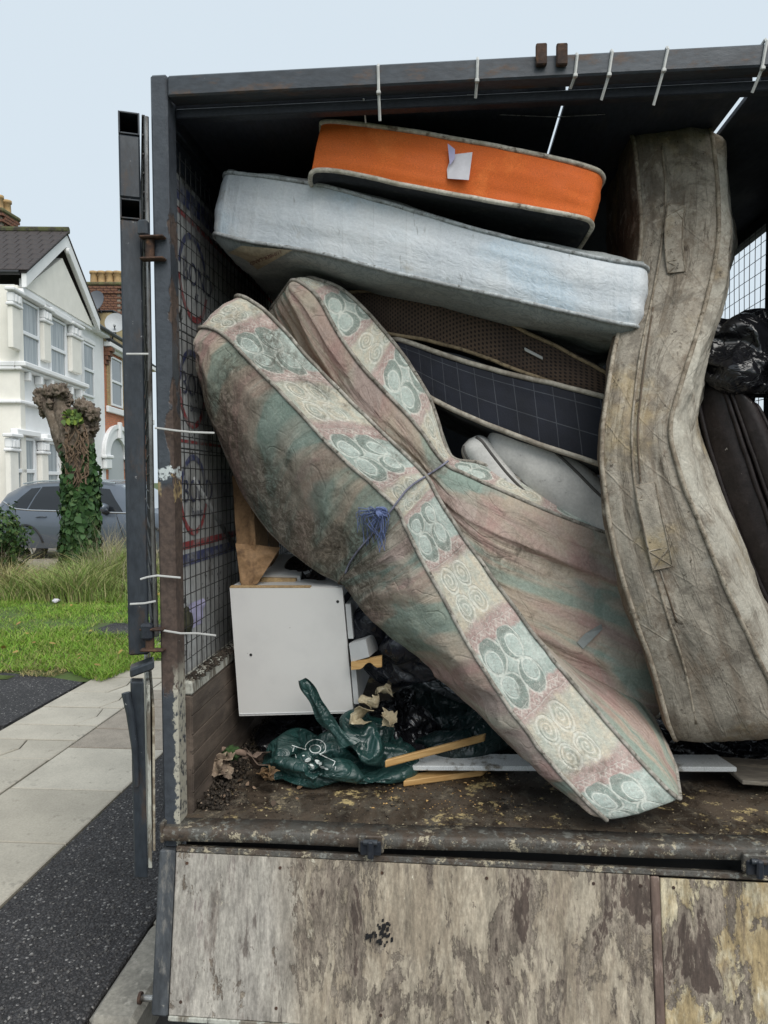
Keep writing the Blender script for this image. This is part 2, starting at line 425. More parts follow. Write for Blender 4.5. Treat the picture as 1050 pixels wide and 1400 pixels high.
# paisley ticking of the folded mattress: mint medallions, cream scrolls, pink bands with a chain line
def floral(name, band, dirt, seed=0.0, across=True):
    with Mat(name) as M:
        uvv = coords('UV'); o3 = coords()
        wv = noise(scl(uvv, (1, 1, 1)), 6, 3, .5)
        u, v, _ = sepx(uvv)
        k = 1.0 if band else 1.35
        PER, VP_ = .36 * k, .20 * k
        u = u / PER + (wv - .5) * (.06 if band else .22) + seed
        if band: vv = (v / VP_) - .5
        else: vv = fr(v / VP_ + (wv - .5) * .2) - .5
        u = u + (noise(uvv, 26, 3, .5) - .5) * .035; vv = vv + (noise(off(uvv, (3, 1, 0)), 26, 3, .5) - .5) * .06
        uf = fr(u)
        vb = vv * VP_
        def medal(cu, half, cc, rr, turns):
            du = (uf - cu) * PER
            a = ab(du) - cc; b = ab(vb) - cc * 1.02
            r = sq(a * a + b * b); th = at2(b, a)
            spir = sn(r / rr * (6.2832 * turns) - th)
            inside = ss(r, rr * 1.02, rr * .94)
            ring = ss(ab(r - rr), .0045 * k, .002 * k)
            cx_ = a + rr * .28; cy_ = b - rr * .22; r2 = sq(cx_ * cx_ + cy_ * cy_)
            if turns < 2: return du, inside, mx(ring, inside * ss(ab(r2 - rr * .62), .0035, .0012)), inside * ss(r2, rr * .62, rr * .80)
            return du, inside, mx(ring, inside * ss(spir, .45, .75)), inside * ss(spir, -.2, -.7)
        d1, in1, ln1, dk1 = medal(.22, .2, .042 * k, .042 * k, 1.2)
        d2, in2, ln2, dk2 = medal(.70, .2, .034 * k, .030 * k, 2.4)
        soft = noise(uvv, 22, 5, .6)
        inmint = ss(ab(uf - .22) + (soft - .5) * .10, .195, .16); increm = ss(ab(uf - .70) + (soft - .5) * .14, .22, .15)
        pink = cmix(ss(soft, .35, .7), (.40, .285, .26), (.53, .415, .375))
        mint = cmix(ss(soft, .35, .65), (.36, .425, .385), (.52, .575, .525))
        crem = cmix(ss(soft, .35, .65), (.60, .535, .42), (.49, .51, .44))
        c = cmix(inmint, pink, mint); c = cmix(increm, c, crem)
        chain = ss(ab(uf - .455 - sn(vb * 300) * .012), .011, .006) + ss(ab(uf - .975 + sn(vb * 300) * .012), .011, .006)
        chain = chain + ss(ab(uf - .43), .005, .002) + ss(ab(uf - .485), .005, .002) + ss(ab(uf - .95), .004, .002)
        lines = mx(mx(ln1, ln2), mn(chain, 1.0) * .8)
        swirl = noise(off(uvv, (seed, 3, 0)), 34, 3, .5, 3.5)
        lines = mx(lines, ss(ab(swirl - .5), .034, .012) * .95)
        c = cmix(in1 * .5, c, (.54, .61, .56)); c = cmix(mx(dk1 * 1.3, dk2 * .5) * .6, c, (.20, .245, .215))
        c = cmix(mn(lines, 1.0) * ss(noise(uvv, 60, 4, .6), .25, .6) * (.58 if band else .4), c, (.70, .69, .62))
        if not band:
            sm = noise(scl(uvv, (4.2, 1.1, 1) if across else (1.2, 4.6, 1)), 1.6, 4, .5, .9)
            c = cmix(.7, c, cmix(ss(sm, .40, .5), (.44, .285, .25), cmix(ss(sm, .51, .60), (.47, .38, .30), (.265, .35, .295))))
            d0 = noise(off(o3, (seed * 3, 1, 2)), 2.3, 6, .6)
        else:
            d0 = noise(off(o3, (seed * 3, 1, 2)), 4.5, 7, .65)
        mould = noise(scl(o3, (1, 1, .7)), 52, 7, .78, 1.0)
        wool = noise(scl(o3, (1, 1, 1)), 130, 4, .7)
        bias = 0.0 if (band or not across) else ss(v, .04, .30) * .16 + ss(ab(u - 2.0), 1.1, .1) * .12 - .10
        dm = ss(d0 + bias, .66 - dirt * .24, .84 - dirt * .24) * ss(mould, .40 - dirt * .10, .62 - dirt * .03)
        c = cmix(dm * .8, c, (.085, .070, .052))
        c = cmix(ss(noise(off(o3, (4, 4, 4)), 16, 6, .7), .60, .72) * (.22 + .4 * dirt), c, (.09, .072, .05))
        c = cmul(c, ss(wool, .25, .75, .84, 1.14) * (1.0 if band else .86))  # panels toned down evenly, standing in for shade on the inner faces
        if not band:
            qn = noise(off(uvv, (seed, 5, 0)), 5.5, 2, .4, .4); q = ss(ab(fr(qn * 8.0) - .5), .0, .085); q = 1.0 - (1.0 - q) * ss(noise(off(uvv, (1, seed, 0)), 9, 3, .5), .35, .6)
            c = cmul(c, ss(q, 0, .9, .92, 1.0))
            bmp = q * .25 + wool * .25 + noise(scl(uvv, (15, 4, 1) if across else (4, 15, 1)), 1.2, 5, .55, .8) * 3
        else:
            bmp = wool * .5 + lines * .5 + noise(scl(uvv, (16, 6, 1)), 1.2, 6, .6, .6) * 2.2
        return M.set(c, .88, bmp, .6 if band else .8, .006, spec=.15)
m_fl_band = floral('paisley_band_ticking', True, .62)
m_fl_band2 = floral('paisley_band_ticking_rear', True, .1, .35)
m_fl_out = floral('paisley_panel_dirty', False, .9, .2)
m_fl_in = floral('paisley_panel_quilted', False, .42, 1.3, False)  # extra dirt also stands in for shade on these deeper inner faces
m_fl_pipe = grime('piping_greige', (.38, .355, .31), (.22, .20, .17), (.08, .075, .06), sc=20, rough=.9, bstr=.5)

with Mat('pale_blue_damask') as M:
    uvv = coords('UV'); o = coords(); u, v, _ = sepx(uvv)
    n = noise(uvv, 5, 6, .6); sw = noise(uvv, 22, 4, .5, 3.0); f = noise(o, 140, 4, .6)
    c = cmix(ss(n, .35, .65), (.59, .63, .67), (.71, .735, .755))
    c = cmix(ss(noise(uvv, 3, 4, .5), .52, .64) * .5, c, (.46, .61, .73))
    leaf = ss(ab(sw - .5), .05, .02)
    c = cmix(leaf * .35, c, (.70, .75, .78))
    rib = ss(ab(fr(u / .085) - .5), .5, .47)
    seam = ss(ab(fr(u / .085) - .5), .475, .497)
    c = cmix(seam * ss(n, .4, .6) * .18, c, (.3, .3, .3)); c = cmix(ss(noise(off(uvv, (7, 7, 0)), 5, 6, .7), .58, .70) * .5, c, (.36, .31, .22))
    c = cmix(ss(noise(scl(uvv, (3, 1, 1)), 12, 6, .7), .60, .74) * .45, c, (.30, .29, .26))
    c = cmix(ss(noise(scl(uvv, (9, 1.5, 1)), 6, 4, .6), .66, .70) * .5, c, (.25, .25, .24))
    c = cmul(c, ss(f, .2, .8, .92, 1.06))
    m_pale = M.set(c, .7, sw * .8 + ss(ab(fr(u / .085) - .5), .5, .3) * .5 + noise(scl(uvv, (8, 25, 1)), 1.5, 4, .6), .55, .006, spec=.3)
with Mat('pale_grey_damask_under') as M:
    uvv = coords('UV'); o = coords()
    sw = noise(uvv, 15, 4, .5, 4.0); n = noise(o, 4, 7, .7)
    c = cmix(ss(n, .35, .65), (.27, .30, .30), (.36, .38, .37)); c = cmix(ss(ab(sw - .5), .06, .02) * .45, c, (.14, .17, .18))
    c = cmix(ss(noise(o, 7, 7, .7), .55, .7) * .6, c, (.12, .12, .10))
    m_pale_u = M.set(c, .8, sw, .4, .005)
m_pale_pipe = grime('piping_pale', (.50, .53, .54), (.32, .33, .33), (.14, .14, .13), sc=20, rough=.8)
m_label = grime('woven_label', (.40, .34, .24), (.32, .27, .19), sc=9, rough=.8)
m_label_ink = plain('label_ink', (.10, .012, .014), .7)
m_orange = grime('orange_fabric', (.80, .172, .03), (.74, .15, .025), (.84, .205, .045), sc=2, rough=.75, bstr=.08, fine=420)
m_ounder = grime('charcoal_underside', (.028, .032, .038), (.018, .021, .026), (.06, .06, .06), sc=6, rough=.85, speck=(.16, .15, .13), sl=.74)
m_opipe = grime('piping_cream', (.62, .58, .50), (.42, .38, .30), (.16, .12, .09), sc=10, rough=.8)
with Mat('brown_spacer_mesh') as M:
    uvv = coords('UV'); u, v, _ = sepx(uvv)
    a = ab(fr(u / .013) - .5); b = ab(fr(v / .011 + X.m('FLOOR', u / .013) * .5) - .5)
    hole = ss(sq(a * a + b * b), .36, .22); n = noise(uvv, 5, 5, .6)
    c = cmix(ss(n, .35, .65), (.092, .058, .038), (.055, .035, .025)); c = cmix(hole, c, (.012, .008, .006))
    m_brown = M.set(c, .85, hole * -1.0, .5, .003)
m_brown_p = grime('brown_fabric', (.035, .025, .02), (.02, .015, .013), sc=8, rough=.9)
m_tan_pipe = grime('piping_tan', (.30, .23, .14), (.2, .15, .09), (.1, .075, .05), sc=14, rough=.85)
with Mat('navy_check') as M:
    uvv = coords('UV'); u, v, _ = sepx(uvv)
    u2 = u + v * .15
    l = mx(ss(ab(fr(u2 / .075) - .5), .474, .488), ss(ab(fr(v / .075) - .5), .474, .488)); n = noise(uvv, 9, 5, .6)
    c = cmix(l * .55, (.008, .010, .018), (.085, .092, .105)); c = cmul(c, ss(n, .3, .7, .75, 1.3))
    m_navy = M.set(c, .85, noise(uvv, 150, 3, .6) + l * -1.0, .3, .003)
m_navy_pipe = grime('piping_bone', (.40, .37, .31), (.25, .22, .18), sc=14, rough=.85)
with Mat('grey_white_topper') as M:
    o = coords(); n = noise(o, 5, 6, .65); f = noise(o, 120, 4, .6)
    c = cmix(ss(n, .35, .65), (.62, .61, .58), (.48, .475, .455)); c = cmix(ss(noise(o, 40, 5, .7), .62, .7) * .5, c, (.14, .13, .12))
    m_topper = M.set(cmul(c, ss(f, .2, .8, .9, 1.08)), .85, n + f * .3, .4, .006)
m_gpipe = plain('piping_grey', (.085, .08, .075), .8)
def stained(name, base, seed, pale=0.0):
    with Mat(name) as M:
        uvv = coords('UV'); o = off(coords(), (seed, seed, seed)); u, v, _ = sepx(uvv)
        n0_ = noise(uvv, 4, 3, .5); st = noise(scl(uvv, (1.2, 6, 1)), 2.4, 8, .68, .8); cr = noise(scl(uvv, (1.0, 5.5, 1)), 1.7, 5, .55, 1.4); d1_ = ab(fr((u + v) / .15 + (n0_ - .5) * .5) - .5); d2_ = ab(fr((u - v) / .15 + (n0_ - .5) * .5) - .5); dia = ss(mn(d1_, d2_), .0, .05)
        n = noise(o, 4, 8, .7, .5); f = noise(o, 110, 5, .7); b = noise(o, 13, 8, .75)
        c = cmix(ss(n, .35, .62), tuple(q * .68 for q in base), base)
        c = cmix(ss(st, .47, .64) * .65, c, (.155, .122, .09)); c = cmix(ss(ab(cr - .5), .010, .003) * .5 * ss(n, .4, .55), c, (.07, .056, .042)); c = cmix((1 - dia) * ss(n, .4, .6) * .14, c, (.12, .095, .07))
        c = cmix(ss(b, .54, .68) * .6, c, (.135, .105, .075)); c = cmix(ss(noise(o, 7, 8, .75), .52, .62) * .6, c, (.17, .13, .095)); c = cmix(ss(noise(scl(uvv, (1.5, 7, 1)), 3.5, 8, .75), .58, .68) * .7, c, (.075, .058, .043)); c = cmix(ss(noise(o, 3, 6, .6), .54, .7) * .55, c, (.46, .345, .175))
        c = cmix(ss(noise(off(o, (3, 9, 2)), 6, 6, .6), .60, .68) * .5, c, (.44, .41, .36))
        c = cmix(ss(noise(off(o, (6, 1, 4)), 3.2, 8, .74, .6), .52, .60) * .6, c, (.13, .112, .092)); c = cmix(ss(noise(off(o, (1, 8, 4)), 5, 8, .72, .6), .58, .64) * .6, c, (.46, .425, .355)); c = cmix(ss(noise(off(o, (9, 8, 1)), 16, 8, .8), .60, .64) * .8, c, (.06, .048, .038))
        if pale: c = cmix(ss(noise(o, 5, 6, .6), .38, .62) * .75, c, (.56, .535, .46))
        c = cmul(c, ss(f, .22, .78, .8, 1.18))
        q = ss(ab(fr(u / .10 + sn(v * 45) * .3) - .5), 0, .12)
        return M.set(c, .9, st * 1.0 + ss(ab(cr - .5), 0, .03) * .25 + dia * ss(n, .35, .6) * .35 + f * .4 + b * .9, .7, .007, spec=.15)
m_beige = stained('stained_beige_ticking', (.385, .345, .285), 0); m_beige_face = stained('stained_pale_ticking', (.47, .43, .36), 5, 1)
m_beige_dark = stained('stained_brown_ticking', (.15, .115, .085), 9)
m_beige_pipe = grime('piping_beige', (.36, .315, .25), (.22, .18, .135), (.11, .09, .065), sc=18, rough=.9, bstr=.5)
with Mat('white_laminate') as M:
    o = coords(); n = noise(o, 3, 6, .65); d = noise(scl(o, (1, 1, .5)), 11, 8, .75)
    c = cmix(ss(n, .4, .65), (.77, .76, .735), (.71, .70, .68)); c = cmix(ss(d, .64, .72) * .4, c, (.42, .38, .31)); c = cmix(ss(noise(o, 40, 3, .6), .745, .77), c, (.25, .22, .18))
    m_white_lam = M.set(c, ss(n, .3, .7, .35, .5))
m_white_plain = plain('white_melamine', (.58, .59, .59), .4, .05)
m_chip = grime('chipboard', (.38, .26, .13), (.30, .20, .10), (.46, .34, .2), sc=60, rough=.85)
m_screw = plain('screw_dark', (.05, .05, .05), .4, metal=.6)
with Mat('pine_timber') as M:
    o = coords(); g = noise(scl(o, (3, 3, 28)), 3, 6, .6, .6)
    c = cmix(ss(g, .35, .65), (.46, .26, .09), (.62, .40, .17)); c = cmix(ss(noise(o, 9, 6, .7), .62, .72), c, (.22, .12, .05))
    m_pine = M.set(c, .6, g, .2, .003)
m_card = grime('brown_card', (.27, .165, .085), (.21, .125, .062), (.15, .09, .05), sc=5, rough=.8, bstr=.15)
def bagmat(name, c, rough=.22):
    with Mat(name) as M:
        o = coords(); a = noise(o, 5, 3, .45, 1.0); b = noise(o, 14, 3, .5, 1.2)
        return M.set(cmul(c, ss(a, .3, .7, .8, 1.25)), ss(b, .3, .7, rough - .08, rough + .14), ss(ab(a - .5), 0, .10) + ss(ab(b - .5), 0, .08) * .35, .5, .012, spec=.6)
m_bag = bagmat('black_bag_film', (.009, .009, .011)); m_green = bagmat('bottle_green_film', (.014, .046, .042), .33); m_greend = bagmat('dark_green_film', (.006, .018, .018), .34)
m_bagnavy = bagmat('ink_bag_film', (.012, .014, .022), .3)
m_print = plain('bag_print_white', (.62, .66, .64), .5)
m_leather = grime('dark_leather', (.022, .016, .016), (.015, .011, .011), (.03, .023, .022), sc=14, rough=.55, speck=(.26, .24, .22), sl=.72, ss_=60, bstr=.3)
m_twine = plain('blue_twine', (.13, .17, .33), .8, .3); m_twine_d = plain('grey_twine', (.2, .2, .26), .85, .3)
m_foam = grime('crumbled_foam', (.42, .36, .24), (.30, .24, .15), (.5, .45, .33), sc=20, rough=.9)
m_leafdry = grime('dry_leaf', (.16, .095, .045), (.09, .055, .03), (.24, .17, .09), sc=16, rough=.85)
m_leafpale = grime('pale_dead_leaf', (.24, .18, .13), (.13, .095, .07), (.34, .28, .2), sc=16, rough=.85)
m_moss = grime('moss', (.035, .075, .02), (.02, .04, .012), sc=30, rough=.9)
m_dirt = grime('black_dirt', (.025, .019, .014), (.045, .034, .025), (.10, .085, .065), sc=30, rough=.9, bstr=.6)
m_paper = plain('white_paper', (.68, .66, .70), .7, .08); m_paperp = plain('lilac_paper', (.44, .42, .62), .7, .1)
m_black = plain('black_rubber', (.012, .012, .012), .7)
m_olive = grime('olive_scrap', (.06, .06, .035), (.03, .03, .02), sc=12, rough=.9)

# ground
with Mat('old_asphalt') as M:
    o = coords(); n = noise(o, 2.5, 5, .6); vn = X.nt.nodes.new('ShaderNodeTexVoronoi'); X.nt.links.new(o, vn.inputs['Vector']); vn.inputs['Scale'].default_value = 95
    d = X(vn.outputs['Distance']); r, g, b = sepx(vn.outputs['Color'])
    big = noise(o, 22, 4, .6)
    c = cmix(ss(r, .1, .95), (.022, .021, .023), (.066, .063, .064)); c = cmix(ss(g, .93, .97), c, (.26, .25, .24)); c = cmix(ss(d, .35, .7), c, (.017, .016, .017))
    c = cmul(c, ss(n, .3, .7, .82, 1.2))
    m_asph = M.set(c, .85, d * -1.0 + big * .5, .9, .008)
with Mat('slab_concrete') as M:
    o = coords(); oi = X.nt.nodes.new('ShaderNodeObjectInfo'); rnd = X(oi.outputs['Random'])
    n = noise(o, 2.5, 7, .65); f = noise(o, 90, 5, .7); b = noise(o, 12, 7, .7)
    c = cmix(rnd, (.385, .35, .285), (.46, .425, .355)); c = cmul(c, ss(n, .3, .7, .86, 1.1)); c = cmul(c, ss(f, .25, .75, .86, 1.12))
    c = cmix(ss(b, .56, .70) * .55, c, (.2, .18, .145)); c = cmix(ss(noise(o, 5, 7, .75), .60, .68) * .5, c, (.16, .15, .125)); c = cmix(ss(noise(o, 48, 4, .6), .71, .75), c, (.14, .13, .11))
    m_slab = M.set(c, .85, f + b, .35, .004)
with Mat('slab_buff') as M:
    o = coords(); f = noise(o, 120, 5, .7); b = noise(o, 9, 6, .65)
    c = cmix(ss(f, .35, .65), (.25, .215, .175), (.35, .305, .25)); c = cmul(c, ss(b, .3, .7, .85, 1.12))
    m_slab2 = M.set(c, .9, f, .4, .004)
m_joint = grime('joint_sand', (.10, .09, .07), (.06, .055, .045), (.05, .07, .03), sc=12, rough=.95)
m_kerb = grime('kerb_concrete', (.26, .245, .21), (.19, .18, .155), (.33, .31, .27), sc=7, rough=.85, bstr=.6, fine=70)
m_road = grime('road_asphalt', (.05, .05, .05), (.035, .035, .036), sc=6, rough=.9, bstr=.5)
m_soil = grime('soil_turf', (.07, .11, .025), (.06, .085, .025), (.10, .10, .04), sc=3, rough=.95)
with Mat('grass_blade') as M:
    n = X.nt.nodes.new('ShaderNodeVertexColor'); n.layer_name = 'Col'
    m_grass = M.set(n.outputs[0], .6, spec=.25)
    M.b.inputs['Subsurface Weight'].default_value = 0
m_leafs = m_grass
# houses
m_render = plain('white_render', (.82, .82, .82), .8, .04, 3); m_cream = plain('cream_render', (.82, .79, .72), .8, .05, 3)
m_upvc = plain('window_white', (.78, .79, .80), .4, .03)
with Mat('glass_pane') as M:
    n = noise(coords(), .8, 2, .5)
    m_glass = M.set(cmix(ss(n, .3, .7), (.30, .335, .36), (.40, .43, .45)), .08, spec=.6)
with Mat('dark_pane') as M: m_gdark = M.set((.16, .18, .19), .08, spec=.6)
m_curtain = plain('net_curtain', (.60, .62, .62), .9, .08)
def brick(name, c1, c2, mort, bw=.225, bh=.075):
    with Mat(name) as M:
        uvv = coords('UV'); n = X.nt.nodes.new('ShaderNodeTexBrick'); X.nt.links.new(uvv, n.inputs['Vector'])
        n.inputs['Scale'].default_value = 1; n.inputs['Brick Width'].default_value = bw; n.inputs['Row Height'].default_value = bh
        n.inputs['Mortar Size'].default_value = .008; n.inputs['Color1'].default_value = (*c1, 1); n.inputs['Color2'].default_value = (*c2, 1); n.inputs['Mortar'].default_value = (*mort, 1)
        return M.set(cmul(n.outputs[0], ss(noise(uvv, 14, 5, .6), .3, .7, .8, 1.2)), .9, X(n.outputs[1]) * -1.0, .3, .005)
m_brick_red = brick('red_brick', (.55, .19, .08), (.44, .14, .065), (.30, .20, .15)); m_brick_yel = brick('yellow_brick', (.46, .31, .13), (.34, .22, .09), (.30, .26, .2))
m_chbrick = grime('chimney_brick', (.20, .09, .055), (.12, .06, .045), (.26, .15, .08), sc=5, rough=.9)
m_mortar = plain('mortar', (.28, .25, .2), .9)
m_pot = grime('clay_pot', (.48, .32, .15), (.36, .24, .12), sc=5, rough=.85)
m_chmoss = grime('mossy_cap', (.13, .13, .06), (.10, .075, .045), (.06, .065, .03), sc=5, rough=.95)
m_tile = grime('roof_tile', (.052, .042, .040), (.035, .030, .030), (.075, .058, .05), sc=5, rough=.75)
m_tilem = grime('mossy_ridge', (.085, .09, .04), (.05, .045, .035), sc=6, rough=.95)
m_slate = grime('slate_roof', (.055, .058, .065), (.035, .037, .042), sc=4, rough=.55)
m_gutter = plain('gutter_black', (.02, .021, .023), .4)
m_dish = plain('dish_grey', (.16, .175, .195), .5, .06); m_dishl = plain('dish_pale', (.42, .44, .45), .5, .06)
m_stucco = plain('yellow_stucco', (.44, .35, .19), .9, .2, 4)
# car
with Mat('grey_car_paint') as M: m_car = M.set((.11, .13, .16), .32, metal=.3, coat=.6, spec=.5)
with Mat('car_glass') as M: m_carg = M.set((.016, .019, .023), .08, spec=.5)
m_chrome = plain('chrome_trim', (.7, .72, .74), .15, .02, metal=1.0); m_cblack = plain('car_black_plastic', (.02, .02, .022), .5)
m_bark = grime('bark', (.16, .125, .095), (.085, .065, .05), (.24, .20, .16), sc=9, stretch=(1, 1, .4), rough=.95, bstr=.9)
m_vine = plain('vine_stem', (.15, .10, .065), .9, .2)
# ================================================================== ground
def sheet(name, x0, x1, y0, y1, z, mat, kind='structure', nx=2, ny=2, disp=0, parent=None):
    xs, ys = np.linspace(x0, x1, nx), np.linspace(y0, y1, ny)
    V = np.array([[x, y, z] for x in xs for y in ys])
    if disp: V[:, 2] += fbm(V * np.array([1.3, 1.3, 1])) * disp
    o = mk(name, V, gridf(nx, ny)[:, ::-1], mat, parent, org=(0, 0, 0) if parent is None else None)
    if kind: o['kind'] = kind
    return o
sheet('ground', -400, 400, -200, 900, -.135, m_soil)
sheet('road', -.97, 7, -30, 200, -.12, m_road)
vb = MB().box(-1.745, -1.122, -12, 60, -.2, 0, .006); t_strip = vb.build('tarmac_strip', m_asph, org=(0, 0, 0)); t_strip['kind'] = 'structure'
# loose chippings pressed into the tarmac: real stones, uncountable
def stones(name, n, xs, ys, z, sz, mat, parent=None):
    V, Fc = [], []
    base = np.array([[1, 0, 0], [-1, 0, 0], [0, 1, 0], [0, -1, 0], [0, 0, .7], [0, 0, -.7]], float)
    fb = np.array([[0, 2, 4], [2, 1, 4], [1, 3, 4], [3, 0, 4], [2, 0, 5], [1, 2, 5], [3, 1, 5], [0, 3, 5]])
    for i in range(n):
        s = sz * (.4 + .9 * rng.rand() ** 2); a = rng.rand() * 6.28; ca, sa = math.cos(a), math.sin(a)
        b = base * s * (.6 + .8 * rng.rand(6, 1)); b = b @ np.array([[ca, sa, 0], [-sa, ca, 0], [0, 0, 1]])
        V.append(b + np.array([xs[0] + rng.rand() * (xs[1] - xs[0]), ys[0] + rng.rand() ** 1.5 * (ys[1] - ys[0]), z])); Fc.append(fb + 6 * i)
    o = mk(name, np.concatenate(V), np.concatenate(Fc), mat, parent, org=None if parent else (0, 0, 0)); o['kind'] = 'stuff'; return o
m_stone = grime('pale_chipping', (.17, .165, .16), (.08, .078, .076), (.28, .27, .26), sc=25, rough=.9)
m_stoned = grime('dark_chipping', (.035, .034, .036), (.06, .058, .058), sc=25, rough=.7)
stones('chippings', 1100, (-1.74, -1.13), (1.7, 5.2), .001, .0075, m_stone)
stones('dark_chippings', 9000, (-1.74, -1.13), (1.7, 4.6), -.001, .0085, m_stoned)

pave = MB().box(-3.02, -1.752, -2, 40, -.2, -.012).build('pavement', m_joint, org=(0, 0, 0)); pave['kind'] = 'structure'
def poly_slab(poly, mat, tilt=0.0, h=.06):
    """one flagstone from its outline: chamfered top edge, slight tilt"""
    p = np.array(poly, float); c = p.mean(0); d = p - c
    inn = c + d * (1 - .008 / np.linalg.norm(d, axis=1)[:, None]); n = len(p)
    top = tilt + np.zeros(n)
    V = [(*q, -h) for q in p] + [(*q, -.004 + t) for q, t in zip(p, top)] + [(*q, t) for q, t in zip(inn, top)]
    Fc = [[i, (i + 1) % n, n + (i + 1) % n, n + i] for i in range(n)] + [[n + i, n + (i + 1) % n, 2 * n + (i + 1) % n, 2 * n + i] for i in range(n)] + [[2 * n + i for i in range(n)]]
    V = np.array(V); og = np.array([c[0], c[1], 0])
    o = mk('paving_slab', V, Fc, mat, None, org=og); o.parent = pave
    return o
gp = .006
def rect(x0, x1, y0, y1): return [(x0 + gp, y0 + gp), (x1 - gp, y0 + gp), (x1 - gp, y1 - gp), (x0 + gp, y1 - gp)]
XA, XB, XC = -3.0, -2.385, -1.75
ysR = [-.3, .3, .9, 1.5, 2.1, 2.7, 3.30, 3.90, 4.54, 4.90, 5.4, 5.85, 6.5, 7.1, 7.8, 8.5, 9.2, 9.9, 10.6]
ysL = [-.6, 0, .6, 1.2, 1.8, 2.4, 3.1, 3.72, 4.33, 4.66, 4.95, 5.35, 5.75, 6.2, 6.8, 7.5, 8.2, 8.9, 9.6, 10.3]
for i in range(len(ysR) - 1):
    y0, y1 = ysR[i], ysR[i + 1]; mt = m_slab2 if i in (8, 9, 10) else m_slab
    if i in (10, 12):          # cracked right across
        a, b = y0 + (y1 - y0) * .35, y0 + (y1 - y0) * .75
        poly_slab([(XB + gp, y0 + gp), (XC - gp, y0 + gp), (XC - gp, b - .004), (XB + .3, a + .06), (XB + gp, a - .004)], mt, rng.randn() * .002)
        poly_slab([(XB + gp, a + .004), (XB + .3, a + .068), (XC - gp, b + .004), (XC - gp, y1 - gp), (XB + gp, y1 - gp)], mt, rng.randn() * .003)
    else: poly_slab(rect(XB, XC, y0, y1), mt, rng.randn() * .002)
for i in range(len(ysL) - 1):
    y0, y1 = ysL[i], ysL[i + 1]
    if i in (8, 10, 11, 12):
        xm = XA + .2 + .25 * rng.rand()
        poly_slab([(XA + gp, y0 + gp), (xm - .004, y0 + gp), (xm + .06, (y0 + y1) / 2), (xm + .02, y1 - gp), (XA + gp, y1 - gp)], m_slab, rng.randn() * .003)
        poly_slab([(xm + .004, y0 + gp), (XB - gp, y0 + gp), (XB - gp, y1 - gp), (xm + .028, y1 - gp), (xm + .068, (y0 + y1) / 2)], m_slab, rng.randn() * .003)
    else: poly_slab(rect(XA, XB, y0, y1), m_slab, rng.randn() * .002)
kerb = MB().box(-1.118, -.972, -10, 60, -.22, -.02).build('kerb', m_joint, org=(0, 0, 0)); kerb['kind'] = 'structure'
for i, (a, b) in enumerate(((.4, 1.3), (1.3, 2.2), (2.2, 2.72), (2.72, 3.6), (3.6, 4.5), (4.5, 5.4), (5.4, 6.3), (6.3, 7.2))):
    MBk = MB().box(-1.119, -.965, a + .004, b - .004, -.21, .004 + .002 * (i % 2), .018)
    ks = MBk.build('kerb_stone', m_kerb, None, org=(-1.04, (a + b) / 2, 0)); ks.parent = kerb
# driveway crossing and the verge beyond
dr = [Gd(0, 925), Gd(40, 932), Gd(98, 948), Gd(60, 972), Gd(0, 1006)]
poly = np.array([[-7.5, 4.9, .004], [-3.02, 4.9, .004], [-3.02, 6.02, .004], [-3.35, 6.15, .004], [-4.1, 6.35, .004], [-7.5, 6.5, .004]])
dv = mk('driveway', np.vstack([poly, poly - [0, 0, .1]]), [[0, 1, 2, 3, 4, 5]] + [[i, (i + 1) % 6, 6 + (i + 1) % 6, 6 + i][::-1] for i in range(6)], m_asph, org=(0, 0, 0)); dv['kind'] = 'structure'
nx, ny = 60, 90
xs, ys = np.linspace(-16, -2.55, nx), np.linspace(6.05, 24, ny)
V = np.array([[x, y, .0] for x in xs for y in ys]); V[:, 2] = .012 + fbm(V * .8) * .02
V[:, 0] += np.where(V[:, 1] < 7, -.45 * (7 - V[:, 1]) / .95 * (V[:, 0] > -3.5), 0)
vg = mk('verge', V, gridf(nx, ny)[:, ::-1], m_soil, org=(0, 0, 0)); vg['kind'] = 'structure'
a, b = Gd(45, 866), Gd(178, 880)
pth = MB().obox((-3.95, 7.75, -.03), (1.5, -.25, 0), (.08, .75, 0), (0, 0, .062), .02).build('path', m_asph, org=(0, 0, 0)); pth['kind'] = 'structure'
front = MB().box(-16, -5.2, 13.4, 24, -.05, .05, .01).build('front_garden', m_slab2, org=(0, 0, 0)); front['kind'] = 'structure'

